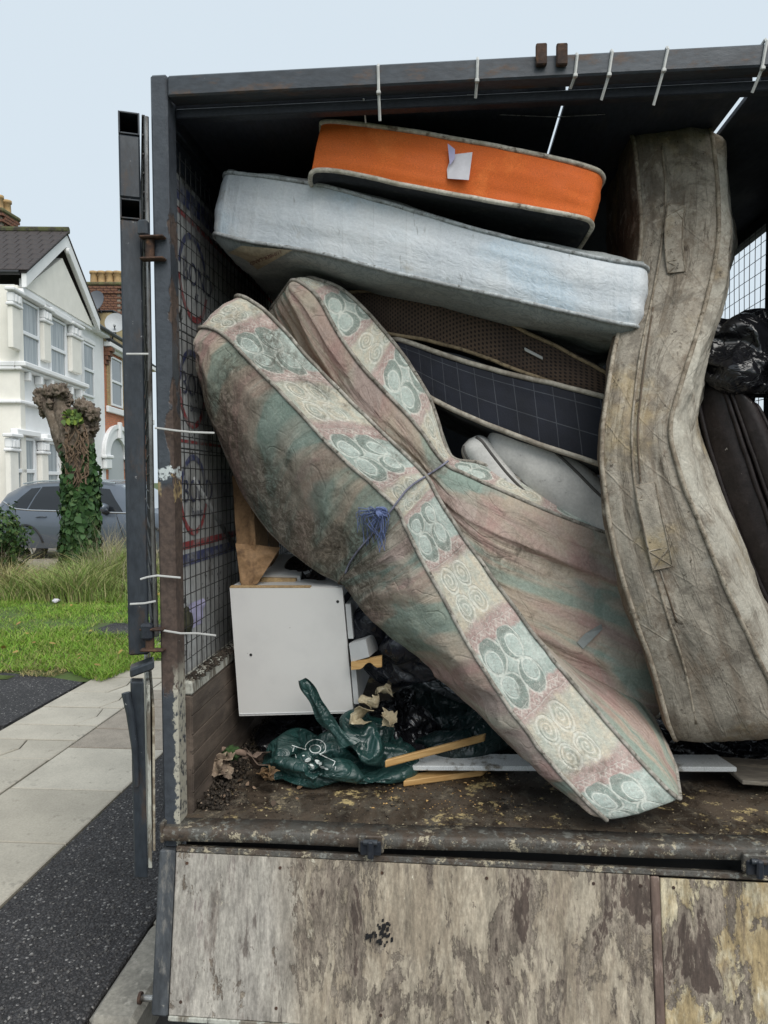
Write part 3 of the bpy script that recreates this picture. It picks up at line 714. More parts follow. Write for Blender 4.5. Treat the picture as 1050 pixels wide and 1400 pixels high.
def blades(n, sampler, hmin, hmax, w, lean, cols, name, seg=2, droop=.5):
    x, y, z, hs = sampler(n); n = len(x)
    h = (hmin + (hmax - hmin) * rng.rand(n) ** 1.3) * hs
    az = rng.rand(n) * 6.283; dx, dy = np.cos(az), np.sin(az); le = lean * (.3 + rng.rand(n)) * h
    fa = rng.rand(n) * 6.283; wx, wy = np.cos(fa) * w, np.sin(fa) * w
    pts = []
    for k in range(seg + 1):
        t = k / seg; ww = (1 - t) ** .7
        cx, cy, cz = x + dx * le * t ** 1.8, y + dy * le * t ** 1.8, z + h * (t - droop * .35 * t * t)
        if k < seg:
            pts += [np.stack([cx - wx * ww, cy - wy * ww, cz], -1), np.stack([cx + wx * ww, cy + wy * ww, cz], -1)]
        else: pts.append(np.stack([cx, cy, cz], -1))
    k = len(pts); V = np.stack(pts, 1).reshape(-1, 3); b0 = np.arange(n)[:, None] * k
    fs = []
    for q in range(seg - 1):
        fs += [[2 * q, 2 * q + 1, 2 * q + 3], [2 * q, 2 * q + 3, 2 * q + 2]]
    fs.append([2 * seg - 2, 2 * seg - 1, 2 * seg])
    Fc = (b0[:, None, :] + np.array(fs)[None]).reshape(-1, 3)
    cc = np.array(cols)[rng.randint(0, len(cols), n)] * (.7 + .6 * rng.rand(n, 1)); cc = np.repeat(cc, k, 0)
    o = mk(name, V, Fc, m_grass, col=cc, org=(0, 0, 0)); return o
def verge_xy(n, x0, x1, y0, y1, fy=1.0):
    x = x0 + (x1 - x0) * rng.rand(n); y = y0 + (y1 - y0) * rng.rand(n) ** fy
    return x, y
def s_short(n):
    x, y = verge_xy(n, -9.5, -2.6, 5.95, 12.6, 1.35)
    q = fbm(np.stack([x * 1.4, y * 1.4, x * 0], -1), 4); q2 = fbm(np.stack([x * .6, y * .6, x * 0 + 5], -1), 3)
    edge = 6.12 + .10 * np.sin(x * 5) + .12 * q - .28 * np.clip(-3.1 - x, -0.3, 1.1) * -1
    keep = (y > edge) & ~((np.abs(y - 8.05 - .17 * (-x - 3.2)) < .30 + .1 * q) & (x > -4.0) & (x < -2.6)) & (x < -2.72 - .24 * np.clip(6.9 - y, 0, 1) + .1 * q)
    keep &= rng.rand(n) < np.clip(.8 + .5 * q, .35, 1)
    x, y, q, q2 = x[keep], y[keep], q[keep], q2[keep]
    return x, y, np.zeros_like(x) + .01, np.clip(.8 + .5 * q + .3 * q2, .4, 1.6)
o = blades(190000, s_short, .04, .10, .0042, 1.0, [(.16, .28, .03), (.20, .34, .04), (.13, .23, .03), (.24, .36, .05), (.15, .31, .03), (.30, .30, .10)], 'short_grass'); o['kind'] = 'stuff'
def s_dry(n):
    x, y = verge_xy(n, -4.0, -2.75, 6.15, 8.0, 1.2); q = fbm(np.stack([x * 3, y * 2, x * 0], -1), 3); k = q > .15
    return x[k], y[k], np.zeros(k.sum()) + .008, np.ones(k.sum())
o = blades(5000, s_dry, .02, .05, .005, 1.6, [(.30, .25, .11), (.24, .20, .10), (.2, .2, .07)], 'dry_clippings'); o['kind'] = 'stuff'
def s_long(x0, x1, y0, y1):
    def f(n):
        x, y = verge_xy(n, x0, x1, y0, y1); q = fbm(np.stack([x * 1.6, y * 1.6, x * 0], -1), 3)
        k = rng.rand(n) < np.clip(.6 + .7 * q, .1, 1); return x[k], y[k], np.zeros(k.sum()), np.clip(.8 + .5 * q[k], .4, 1.3)
    return f
o = blades(16000, s_long(-8.5, -5.5, 10.3, 12.6), .45, .95, .0055, .9, [(.36, .30, .14), (.44, .37, .20), (.27, .25, .10), (.18, .24, .06)], 'long_dry_grass', 4, .8); o['kind'] = 'stuff'
o = blades(15000, s_long(-6.2, -4.0, 9.9, 12.4), .40, .88, .0055, .8, [(.17, .26, .06), (.22, .31, .07), (.29, .31, .11), (.14, .2, .05), (.34, .31, .15)], 'long_green_grass', 4, .8); o['kind'] = 'stuff'
o = blades(1500, s_long(-7.5, -4.2, 10.6, 12.8), .7, 1.2, .004, .35, [(.34, .30, .2), (.28, .24, .16)], 'seed_stalks', 4, .3); o['kind'] = 'stuff'

# leaf scatter helper
def leaves(name, pts, nrm, size, cols, parent=None, jit=.7, pts_shape='ivy', **k):
    n = len(pts); nr = nrm + rng.randn(n, 3) * jit * .6; nr /= np.linalg.norm(nr, axis=1)[:, None] + 1e-9
    up = np.tile([0, 0, -1.0], (n, 1)) + rng.randn(n, 3) * .5
    a = np.cross(nr, up); a /= np.linalg.norm(a, axis=1)[:, None] + 1e-9; b = np.cross(a, nr)
    s = size * (.6 + .8 * rng.rand(n, 1))
    shp = [(-.5, .15), (-.2, -.35), (0, 1.0), (.2, -.35), (.5, .15)]
    shp = [(0, -.5), (.42, -.25), (.36, .2), (0, .62), (-.36, .2), (-.42, -.25)]
    V = np.stack([pts + a * (s * q[0]) + b * (s * q[1]) + nr * (s * .10 * abs(q[0])) for q in shp], 1)
    c = np.array(cols)[rng.randint(0, len(cols), n)] * (.65 + .7 * rng.rand(n, 1)); m = len(shp)
    Fc = np.arange(n * m).reshape(n, m)
    return mk(name, V.reshape(-1, 3), Fc, m_leafs, parent, col=np.repeat(c, m, 0), **k)

# ================================================================== the waste truck
YR = 2.2
XL, XPI, XM, XLOW, XR = -.862, -.812, -.83, -.792, 1.31
ZF = P(245, 1127, 2.2)[2]
ZR, ZT = 2.760, 2.818
YF = 4.9
truck = thing('waste_truck', 'dark caged waste truck with its rear open, piled with old mattresses', 'truck', (.2, YR, -.12))
def tp(name, mb, mat, parent=None, **k): return mb.build(name, mat, parent or truck, **k)
# rear posts
tp('rear_post', MB().box(XL, XPI, YR, YR + .075, .55, ZT + .006, .006), m_post)
tp('rear_post', MB().box(1.315, 1.39, YR, YR + .075, .55, ZT + .006, .006), m_steel)
tp('top_beam', MB().box(XPI + .002, 1.313, YR - .003, YR + .06, ZR - .002, ZT, .005), m_beam)
tp('roof_edge_angle', MB().box(XPI + .002, 1.313, YR + .063, YR + .10, ZR - .035, ZR - .006, .003), m_steel_dark)
for i, (a, b) in enumerate(((XL, .331), (.341, .846), (.868, 1.39))):
    tp('roof_board', MB().box(a, b, YR + .08, YF, ZR, ZR + .018, .002), m_roof)
for y in (2.9, 3.6, 4.3):
    tp('roof_bearer', MB().box(XL, 1.39, y, y + .045, ZR + .02, ZR + .06, .003), m_steel_dark)
for k, y in enumerate((2.27, 2.40)):         # wires crossing the roof gap
    tp('roof_wire', MB().tube([(.05 + k * .1, y, ZR - .004), (.32, y + .015, ZR - .012), (.47, y + .03, ZR - .004)], .0016, 5), m_rod)
# left side: top rail, mesh of wires, printed boards behind it, ledge, boarded lower side
tp('side_rail', MB().box(XM - .03, XM + .006, YR + .08, YF, ZR - .05, ZR - .002, .003), m_steel_dark)
tp('side_top_panel', MB().box(XM - .034, XM - .012, YR + .08, YF, ZR - .14, ZR - .052, .003), m_steel_dark)
def wire_mesh(name, x, y0, y1, z0, z1, pitch=.05, wob=.003):
    mb = MB()
    for y in np.arange(y0, y1, pitch):
        p = np.array([[x, y, z] for z in np.linspace(z0, z1, 14)]); p[:, 1] += fbm(p * 3 + 3) * wob; p[:, 0] += fbm(p * 4) * wob
        mb.tube(p, .0017, 4, False)
    for z in np.arange(z0, z1, pitch):
        p = np.array([[x + .004, y, z] for y in np.linspace(y0, y1, 18)]); p[:, 2] += fbm(p * 3 + 9) * wob * 1.5; p[:, 0] += fbm(p * 4) * wob
        mb.tube(p, .0017, 4, False)
    o = tp(name, mb, m_wire); o['kind'] = 'stuff'; return o
wire_mesh('side_mesh', XM, YR + .09, YF, 1.04, ZR - .10)
# printed boards stand behind the wires
zb = [.985, 1.755, 2.13, 2.66]
boards = []
for i in range(3):
    bo = tp('side_board', MB().box(XM - .043, XM - .025, YR + .085, YF - .4, zb[i] + .002, zb[i + 1] - .002, .002), m_board); boards.append(bo)
for z in zb[1:3]: tp('joint_light_stop', MB().box(XM - .060, XM - .0445, YR + .085, YF - .4, z - .03, z + .03, .002), m_steel_dark)  # unseen strips added behind the board joints to stop light leaking through
xf = XM - .0235
def bar(name, z0, z1, y0, y1, mat, par):
    V = np.array([[xf, y0, z0], [xf, y1, z0], [xf, y1, z1], [xf, y0, z1]]); return mk(name, V, [[0, 1, 2, 3]], mat, par)
def arc(name, yc_, zc_, r, w, a0, a1, mat, par):
    t = np.radians(np.linspace(a0, a1, 40)); xx = xf + .0008
    A = np.stack([np.full(40, xx), yc_ + r * np.cos(t), zc_ + r * np.sin(t)], -1); B_ = np.stack([np.full(40, xx), yc_ + (r - w) * np.cos(t), zc_ + (r - w) * np.sin(t)], -1)
    return mk(name, np.concatenate([A, B_]), [[i, i + 1, 41 + i, 40 + i] for i in range(39)], mat, par)
_fontc = None
def lettering(txt, size, place, parent, mat, name='lettering'):
    """flat print: place(x,y)->world point for text-plane coordinates"""
    c = bpy.data.curves.new('t', 'FONT'); c.body = txt; c.size = size; c.align_x = 'CENTER'; c.align_y = 'CENTER'
    o = bpy.data.objects.new('t', c); COL.objects.link(o)
    dg = bpy.context.evaluated_depsgraph_get(); dg.update()
    me = bpy.data.meshes.new_from_object(o.evaluated_get(dg))
    V = np.array([place(v.co.x, v.co.y) for v in me.vertices]); Fc = [list(p.vertices) for p in me.polygons]
    bpy.data.objects.remove(o); bpy.data.curves.remove(c); bpy.data.meshes.remove(me)
    return mk(name, V, Fc, mat, parent)
def on_side(yc_, zc_): return lambda x, y: (xf + .0014, yc_ + x, zc_ + y)
for bi, (yc_, zc_, r) in enumerate(((2.50, 1.605, .135), (2.50, 1.955, .13), (2.53, 2.325, .145))):
    b = boards[min(bi, 2)]
    b = boards[bi]
    arc('printed_ring', yc_, zc_, r, .02, 185, 345, m_red, b); arc('printed_ring', yc_, zc_, r, .02, 15, 170, m_blue, b)
    lettering('BOND', .105, on_side(yc_ + .045, zc_ + .01), b, m_navyink)
    lettering('IT' if bi == 2 else 'bonds', .045, on_side(yc_ + .03, zc_ - .06), b, m_navyink)
bar('printed_stripe', 1.43, 1.455, YR + .09, 4.2, m_red, boards[0]); bar('printed_stripe', 1.375, 1.415, YR + .09, 4.2, m_blue, boards[0])
bar('printed_stripe', 2.50, 2.518, YR + .09, 4.2, m_red, boards[2]); bar('printed_stripe', 2.54, 2.60, YR + .09, 4.2, m_blue, boards[2])
bar('printed_stripe', 1.775, 1.785, YR + .09, 4.2, m_red, boards[1])
tp('side_ledge', MB().box(XM - .02, XLOW, YR + .076, YF, .992, 1.035, .006), m_white_edge)
tp('lower_side', MB().box(XLOW - .035, XLOW - .006, YR + .076, YF, ZF - .03, .990, .003), m_side)
for i in range(6):
    tp('side_slat', MB().box(XLOW - .007, XLOW - .002, YR + .079, YF, ZF + .004 + i * (.985 - ZF) / 6, ZF + .001 + (i + 1) * (.985 - ZF) / 6, .0015), m_side)
wire_mesh('side_mesh', XR, 3.36, YF, 1.2, ZR - .01, .06)
tp('side_post', MB().box(XR - .004, XR + .06, 3.30, 3.36, .65, ZR - .002, .003), m_steel_dark)
tp('side_post', MB().box(XM - .07, XM - .045, 3.30, 3.36, .65, ZR - .002, .003), m_steel_dark)
tp('side_panel', MB().box(XR + .006, XR + .03, YR + .077, 3.298, .62, ZR - .004, .003), m_steel)
tp('side_panel', MB().box(XR + .006, XR + .03, 3.362, YF, .62, 1.2, .003), m_side)
tp('side_rail', MB().box(XR, XR + .05, 3.362, YF, ZR - .05, ZR - .002, .003), m_steel_dark)
tp('front_wall', MB().box(XL, 1.36, YF, YF + .03, .6, ZR + .02, .003), m_steel_dark)
# floor, rear sill bar, gap behind it
tp('bed_floor', MB().box(XL + .03, 1.36, YR + .02, YF, ZF - .03, ZF, .003), m_floor)
sill_p = [(XL + .01, YR - .012, .637), (1.39, YR - .012, .637)]
with Mat('sill_paint') as M:
    o = coords(); a = noise(o, 14, 8, .7, .4); b = noise(o, 34, 8, .75); f = noise(o, 90, 4, .6)
    c = cmix(ss(a, .42, .6), (.085, .08, .07), (.075, .055, .04)); c = cmix(ss(b, .55, .6), c, (.19, .19, .17)); c = cmix(ss(noise(off(o, (2, 2, 2)), 7, 6, .7), .55, .62) * .75, c, (.055, .042, .032)); c = cmix(ss(noise(o, 22, 8, .8), .565, .60), c, (.40, .35, .25)); c = cmix(ss(b, .42, .36), c, (.03, .024, .02))
    m_sill = M.set(c, .6, b + f, .8, .004)
sv = []
SZ = P(300, 1143, YR - .03)[2]
for xx in np.linspace(XL + .012, 1.39, 60):
    ring = [(-.027, -.018), (-.029, -.004), (-.029, .011), (-.0255, .0165), (-.018, .019), (.05, .019), (.05, -.021), (-.020, -.021)]
    sv.append([(xx, YR - .004 + a, SZ + b + .0018 * math.sin(xx * 9)) for a, b in ring])
sv = np.array(sv); sill = mk('rear_sill', sv.reshape(-1, 3), np.vstack([gridf(60, 8, close=True)]), m_sill, truck)
tp('chassis_member', MB().box(XL + .05, 1.34, YR + .05, YR + .13, ZF - .22, ZF - .034, .004), m_black)
tp('chassis_rail', MB().box(-.2, -.12, YR + .2, YF + 2, ZF - .25, ZF - .036, .004), m_black); tp('chassis_rail', MB().box(.62, .70, YR + .2, YF + 2, ZF - .25, ZF - .036, .004), m_black)
def wheel(x):
    a = np.linspace(0, 2 * np.pi, 40, endpoint=False)
    prof = [(.20, .08), (.335, .09), (.36, .06), (.365, 0), (.36, -.06), (.335, -.09), (.20, -.08)]
    V = [[(x + w, 4.0 + r * math.cos(q), .245 + r * math.sin(q)) for r, w in prof] for q in a]
    t = mk('wheel', np.array(V).reshape(-1, 3), gridf(41, 7)[:0] if False else np.vstack([gridf(40, 7), np.array([[39 * 7 + j, 39 * 7 + j + 1, j + 1, j] for j in range(6)])]), m_black, truck, smooth=True)
    MB().cyl((x - .05, 4.0, .245), (x + .05, 4.0, .245), .205, 24).build('rim', m_steel, t)
wheel(-.66); wheel(1.14)
# tailgate hanging down, leaning a little outward
TY0, TY1 = YR - .02, YR - .105
TZ0, TZ1 = P(230, 1161, TY0)[2], P(195, 1386, TY1)[2]
print('floor', ZF, 'tailgate', TZ0, TZ1)
du = np.array([0, TY1 - TY0, TZ1 - TZ0]); dl = np.linalg.norm(du); du /= dl; dn = np.array([0, -1, 0]) - du * np.dot([0, -1, 0], du); dn /= np.linalg.norm(dn)
tg0 = np.array([0, TY0, TZ0])
def tgbox(x0, x1, s0, s1, n0, n1, ch=.003): return MB().obox(tg0 + [x0, 0, -.012 * (x0 - XL)] + du * s0 + dn * n0, (x1 - x0, 0, -.012 * (x1 - x0)), du * (s1 - s0), dn * (n1 - n0), ch)
tgate = tp('tailgate', tgbox(XL + .05, 1.36, .02, dl - .012, -.03, -.008), m_steel_dark)
tp('tailgate_edge', tgbox(XL - .002, XL + .046, 0, dl, -.036, .012, .005), m_post if False else grime('edge_paint', (.075, .082, .09), (.045, .05, .056), (.16, .155, .145), sc=11, stretch=(1, 1, .3), rough=.6, bstr=.5, speck=(.32, .31, .28), sl=.69, ss_=22), tgate)
pn = tp('tailgate_board', tgbox(XL + .0475, .556, .006, dl - .002, -.007, .004, .002), m_ply, tgate)
tp('tailgate_board', tgbox(.584, 1.37, .012, dl - .002, -.007, .004, .002), m_ply2, tgate)
tp('board_joint', tgbox(.5575, .5825, .008, dl - .003, -.007, .0065, .003), grime('joint_strip', (.15, .105, .085), (.085, .06, .05), (.25, .19, .16), sc=14, stretch=(1, 1, .2), rough=.85, bstr=.5), tgate)
tp('top_trim', tgbox(XL + .047, 1.37, -.012, .005, -.02, .007, .003), m_sill, tgate)
tp('bottom_trim', tgbox(XL + .046, 1.37, dl - .001, dl + .014, -.03, .006, .003), m_white_edge, tgate)
tp('edge_pin', MB().cyl(tg0 + [XL - .045, 0, 0] + du * (dl - .035) + dn * -.015, tg0 + [XL + .01, 0, 0] + du * (dl - .035) + dn * -.015, .009), m_rod, tgate)
tp('edge_pin_head', MB().cyl(tg0 + [XL - .05, 0, 0] + du * (dl - .035) + dn * -.015, tg0 + [XL - .042, 0, 0] + du * (dl - .035) + dn * -.015, .017), m_rust, tgate)
for sx_ in (-.78, -.5, -.2, .1, .4, .53, .62, .9, 1.2):
    for sn_ in (.035, dl - .04): q = tg0 + [sx_, 0, -.012 * (sx_ - XL)] + du * sn_; tp('screw_head', MB().cyl(q + dn * .003, q + dn * .0062, .0045, 10), m_rust, pn)
# burnt hole in the board: a ragged charred patch, slightly raised blisters
mb = MB()
cpt = P(525, 1272, YR - .06)
for i in range(46):
    a = rng.rand() * 6.28; r = (.030 if i > 12 else .012) * math.sqrt(rng.rand()); q = cpt + np.array([r * math.cos(a) * .9, 0, r * math.sin(a) * 1.15]) + (np.array([-.038, 0, -.008]) if i < 10 else 0)
    s_ = (q[2] - TZ0) / du[2]; q = np.array([q[0], TY0, TZ0]) + du * s_ + dn * .0035
    e = .0035 + .005 * rng.rand(); mb.obox(q - e / 2, (e, .0005, .002), du * e * (1 + rng.rand()), dn * .0035, .0012)
tp('charred_patch', mb, plain('char', (.008, .008, .009), .95), pn)
def latch(px, py):
    c = P(px, py, YR - .03)
    l = tp('latch', MB().box(c[0] - .036, c[0] + .036, YR - .050, YR - .033, c[2] - .026, c[2] + .024, .003), m_sill)
    tp('latch_plate', MB().box(c[0] - .030, c[0] + .030, YR - .058, YR - .051, c[2] - .03, c[2] + .012, .003), m_steel_dark, l)
    tp('latch_arm', MB().cyl((c[0] - .02, YR - .063, c[2] + .012), (c[0] + .02, YR - .063, c[2] + .012), .008), m_steel, l)
    tp('latch_hook', MB().box(c[0] - .008, c[0] + .010, YR - .075, YR - .062, c[2] - .034, c[2] + .018, .004), m_steel_dark, l)
latch(508, 1150); latch(1031, 1176)
# left folded-back gate leaf: seen on its edge, stretching away from us beside the truck
ld = P(184, 500, YR); g0 = np.array([ld[0], YR, 0]); gdir = np.array([ld[0], YR, 0]); gdir /= np.linalg.norm(gdir); gn = np.array([gdir[1], -gdir[0], 0])
leaf = thing_leaf = None
def gz(py): return P(190, py, YR)[2]
zl0, zl1 = gz(897), gz(149)
c0 = P(168, 500, YR); c1 = P(197, 500, YR); wl_ = c1[0] - c0[0]
O0 = np.array([c0[0], YR, 0])
def lbox(a0, a1, s0, s1, z0, z1, ch=.004): return MB().obox(O0 + gn * a0 + gdir * s0 + [0, 0, z0], gn * (a1 - a0), gdir * (s1 - s0), (0, 0, z1 - z0), ch)
gl = tp('gate_leaf', lbox(0, wl_ * .93, 0, .05, zl0, gz(298), .005), m_steel)
tp('gate_upright', lbox(0, wl_ * .93, 0, .05, gz(268), gz(181), .005), m_steel, gl)
for za, zb_ in ((gz(297), gz(269)), (gz(180), zl1)):        # hollow ends of the cross tubes: four thin walls each
    mb = MB(); w = wl_ * .93; t_ = .005
    for (a0, a1, b0, b1) in ((0, t_, za, zb_), (w - t_, w, za, zb_), (t_, w - t_, za, za + t_), (t_, w - t_, zb_ - t_, zb_)):
        mb.obox(O0 + gn * a0 + gdir * 0 + [0, 0, b0], gn * (a1 - a0), gdir * .85, (0, 0, b1 - b0), .0012)
    tp('cross_tube', mb, m_steel, gl); tp('tube_stop', lbox(t_, w - t_, .30, .31, za + t_, zb_ - t_), m_black, gl)
tp('gate_upright', lbox(0, wl_ * .93, .86, .91, zl0, zl1), m_steel, gl)
tp('cross_tube', lbox(0, wl_ * .93, .052, .858, zl0, zl0 + .05), m_steel, gl)
mb = MB()
for z in np.arange(zl0 + .05, zl1, .055): mb.tube([O0 + gn * (wl_ + .004) + [0, 0, z] + gdir * s_ for s_ in (-.004, .9)], .0028, 5)
for s_ in np.arange(.01, .9, .055): mb.tube([O0 + gn * (wl_ + .0085) + gdir * s_ + [0, 0, z] for z in (zl0, zl1)], .0025, 5)
o = tp('gate_mesh', mb, m_wire, gl); o['kind'] = 'stuff'
rodp = []
for px, py in ((200, 160), (202, 330), (205, 520), (208, 700), (214, 870)): rodp.append(P(px, py, YR + .03))
tp('locking_rod', MB().tube(rodp, .0075, 10), m_rod, gl)
for py in (342, 872):
    z = gz(py); h = tp('hinge', MB().cyl(P(205, py + 14, YR - .01), P(205, py - 14, YR - .01), .013), m_rust)
    for dz in (-.032, .030):
        a = P(192, py, YR - .02); tp('hinge_plate', MB().box(a[0], a[0] + .072, YR - .032, YR - .002, z + dz - .004, z + dz + .004, .003), m_rust, h)
    if py == 342: tp('hinge_sleeve', MB().box(*(lambda q: (q[0], q[0] + .030))(P(193, py, YR)), YR - .03, YR + .0, gz(326), gz(304), .006), m_steel, h)
    else: tp('hinge_sleeve', MB().box(*(lambda q: (q[0], q[0] + .036))(P(197, py, YR)), YR - .035, YR - .003, gz(873), gz(850), .008), m_steel_dark, h)
# lower flap below it
fz0, fz1 = gz(1196), gz(930)
c0 = P(185, 1050, YR - .01); O1 = np.array([c0[0], YR - .02, 0])
fl = tp('side_flap', MB().obox(O1 + [-.006, 0, fz0], (.042, 0, 0), gdir * .05, (0, 0, fz1 - fz0), .004), m_steel)
tp('flap_board', MB().obox(O1 + [.037, .003, fz0 + .03], (.012, 0, 0), gdir * .8, (.004, 0, fz1 - fz0 - .04), .002), m_white_edge, fl)
tp('flap_board', MB().obox(O1 + [.050, .008, fz0 + .08], (.008, 0, 0), gdir * .8, (.006, 0, fz1 - fz0 - .16), .002), grime('split_ply_edge', (.46, .42, .33), (.22, .18, .13), sc=25, rough=.8), fl)
tp('flap_cap', MB().obox(O1 + [-.004, -.006, fz1 + .012], (.075, 0, .028), gdir * .07, (0, 0, .026), .005), m_steel, fl)
tp('flap_lever', MB().tube([P(172, 947, YR - .03), P(178, 975, YR - .03), P(184, 1020, YR - .03), P(187, 1075, YR - .03)], [.013, .012, .010, .007], 10), m_steel, fl)
tp('sill_end', MB().box(XL - .002, XL + .011, YR - .028, YR + .03, SZ - .03, SZ + .032, .004), m_sill)
# brown tabs welded on the top beam
for px in (740, 768):
    a = P(px, 78, YR - .005); tp('beam_tab', MB().box(a[0] - .016, a[0] + .014, YR - .022, YR - .0045, a[2] - .028, a[2] + .030, .003), m_rust)
    tp('beam_tab', MB().box(a[0] - .016, a[0] + .014, YR - .0035 + .066, YR + .08, a[2] - .01, a[2] + .022, .003), m_rust)
# cable ties: strap over the beam with a hanging tail
def tie(px, ptop, pbot, tail, lean=0):
    a, b = P(px, ptop, YR - .006), P(px + lean * .3, pbot, YR - .006); c = P(px + lean, tail, YR + .03)
    path = [a + [0, .05, .004], a + [0, .006, .006], a + [0, -.003, -.004], (a + b) / 2 + [0, -.002, 0], b + [0, -.002, 0], c + [0, -.012, 0]]
    o = tp('cable_tie', MB().tube(path, .0042, 5), m_tie)
    MB().box(b[0] - .006, b[0] + .006, YR - .018, YR - .006, b[2] - .005, b[2] + .005, .002).build('tie_head', m_tie, o)
for a in ((517, 90, 128, 168, 3), (653, 81, 112, 137, -3), (789, 75, 105, 124, -10), (837, 70, 104, 140, -16), (913, 66, 98, 147, -21), (1048, 55, 95, 130, -22)): tie(*a)
def strap(pts, r=.0032, y=YR - .012): tp('cable_tie', MB().tube([P(a, b, y + (c if c else 0)) for a, b, c in pts], r, 6), m_tie)
strap([(173, 484, -.012), (190, 484, -.012), (203, 484, .0)]); strap([(212, 585, -.002), (242, 589, -.004), (262, 591, .02), (293, 592, .05)])
strap([(192, 792, -.01), (202, 789, -.008), (215, 787, -.004), (247, 790, 0)]); strap([(178, 826, -.01), (197, 825, -.01), (213, 822, 0)])
strap([(217, 861, -.004), (247, 866, -.006), (270, 866, .03), (295, 869, .06)])
tp('wire_end', MB().tube([P(497, 135, YR + .06), P(500, 168, YR + .12)], .0025, 5), m_tie)
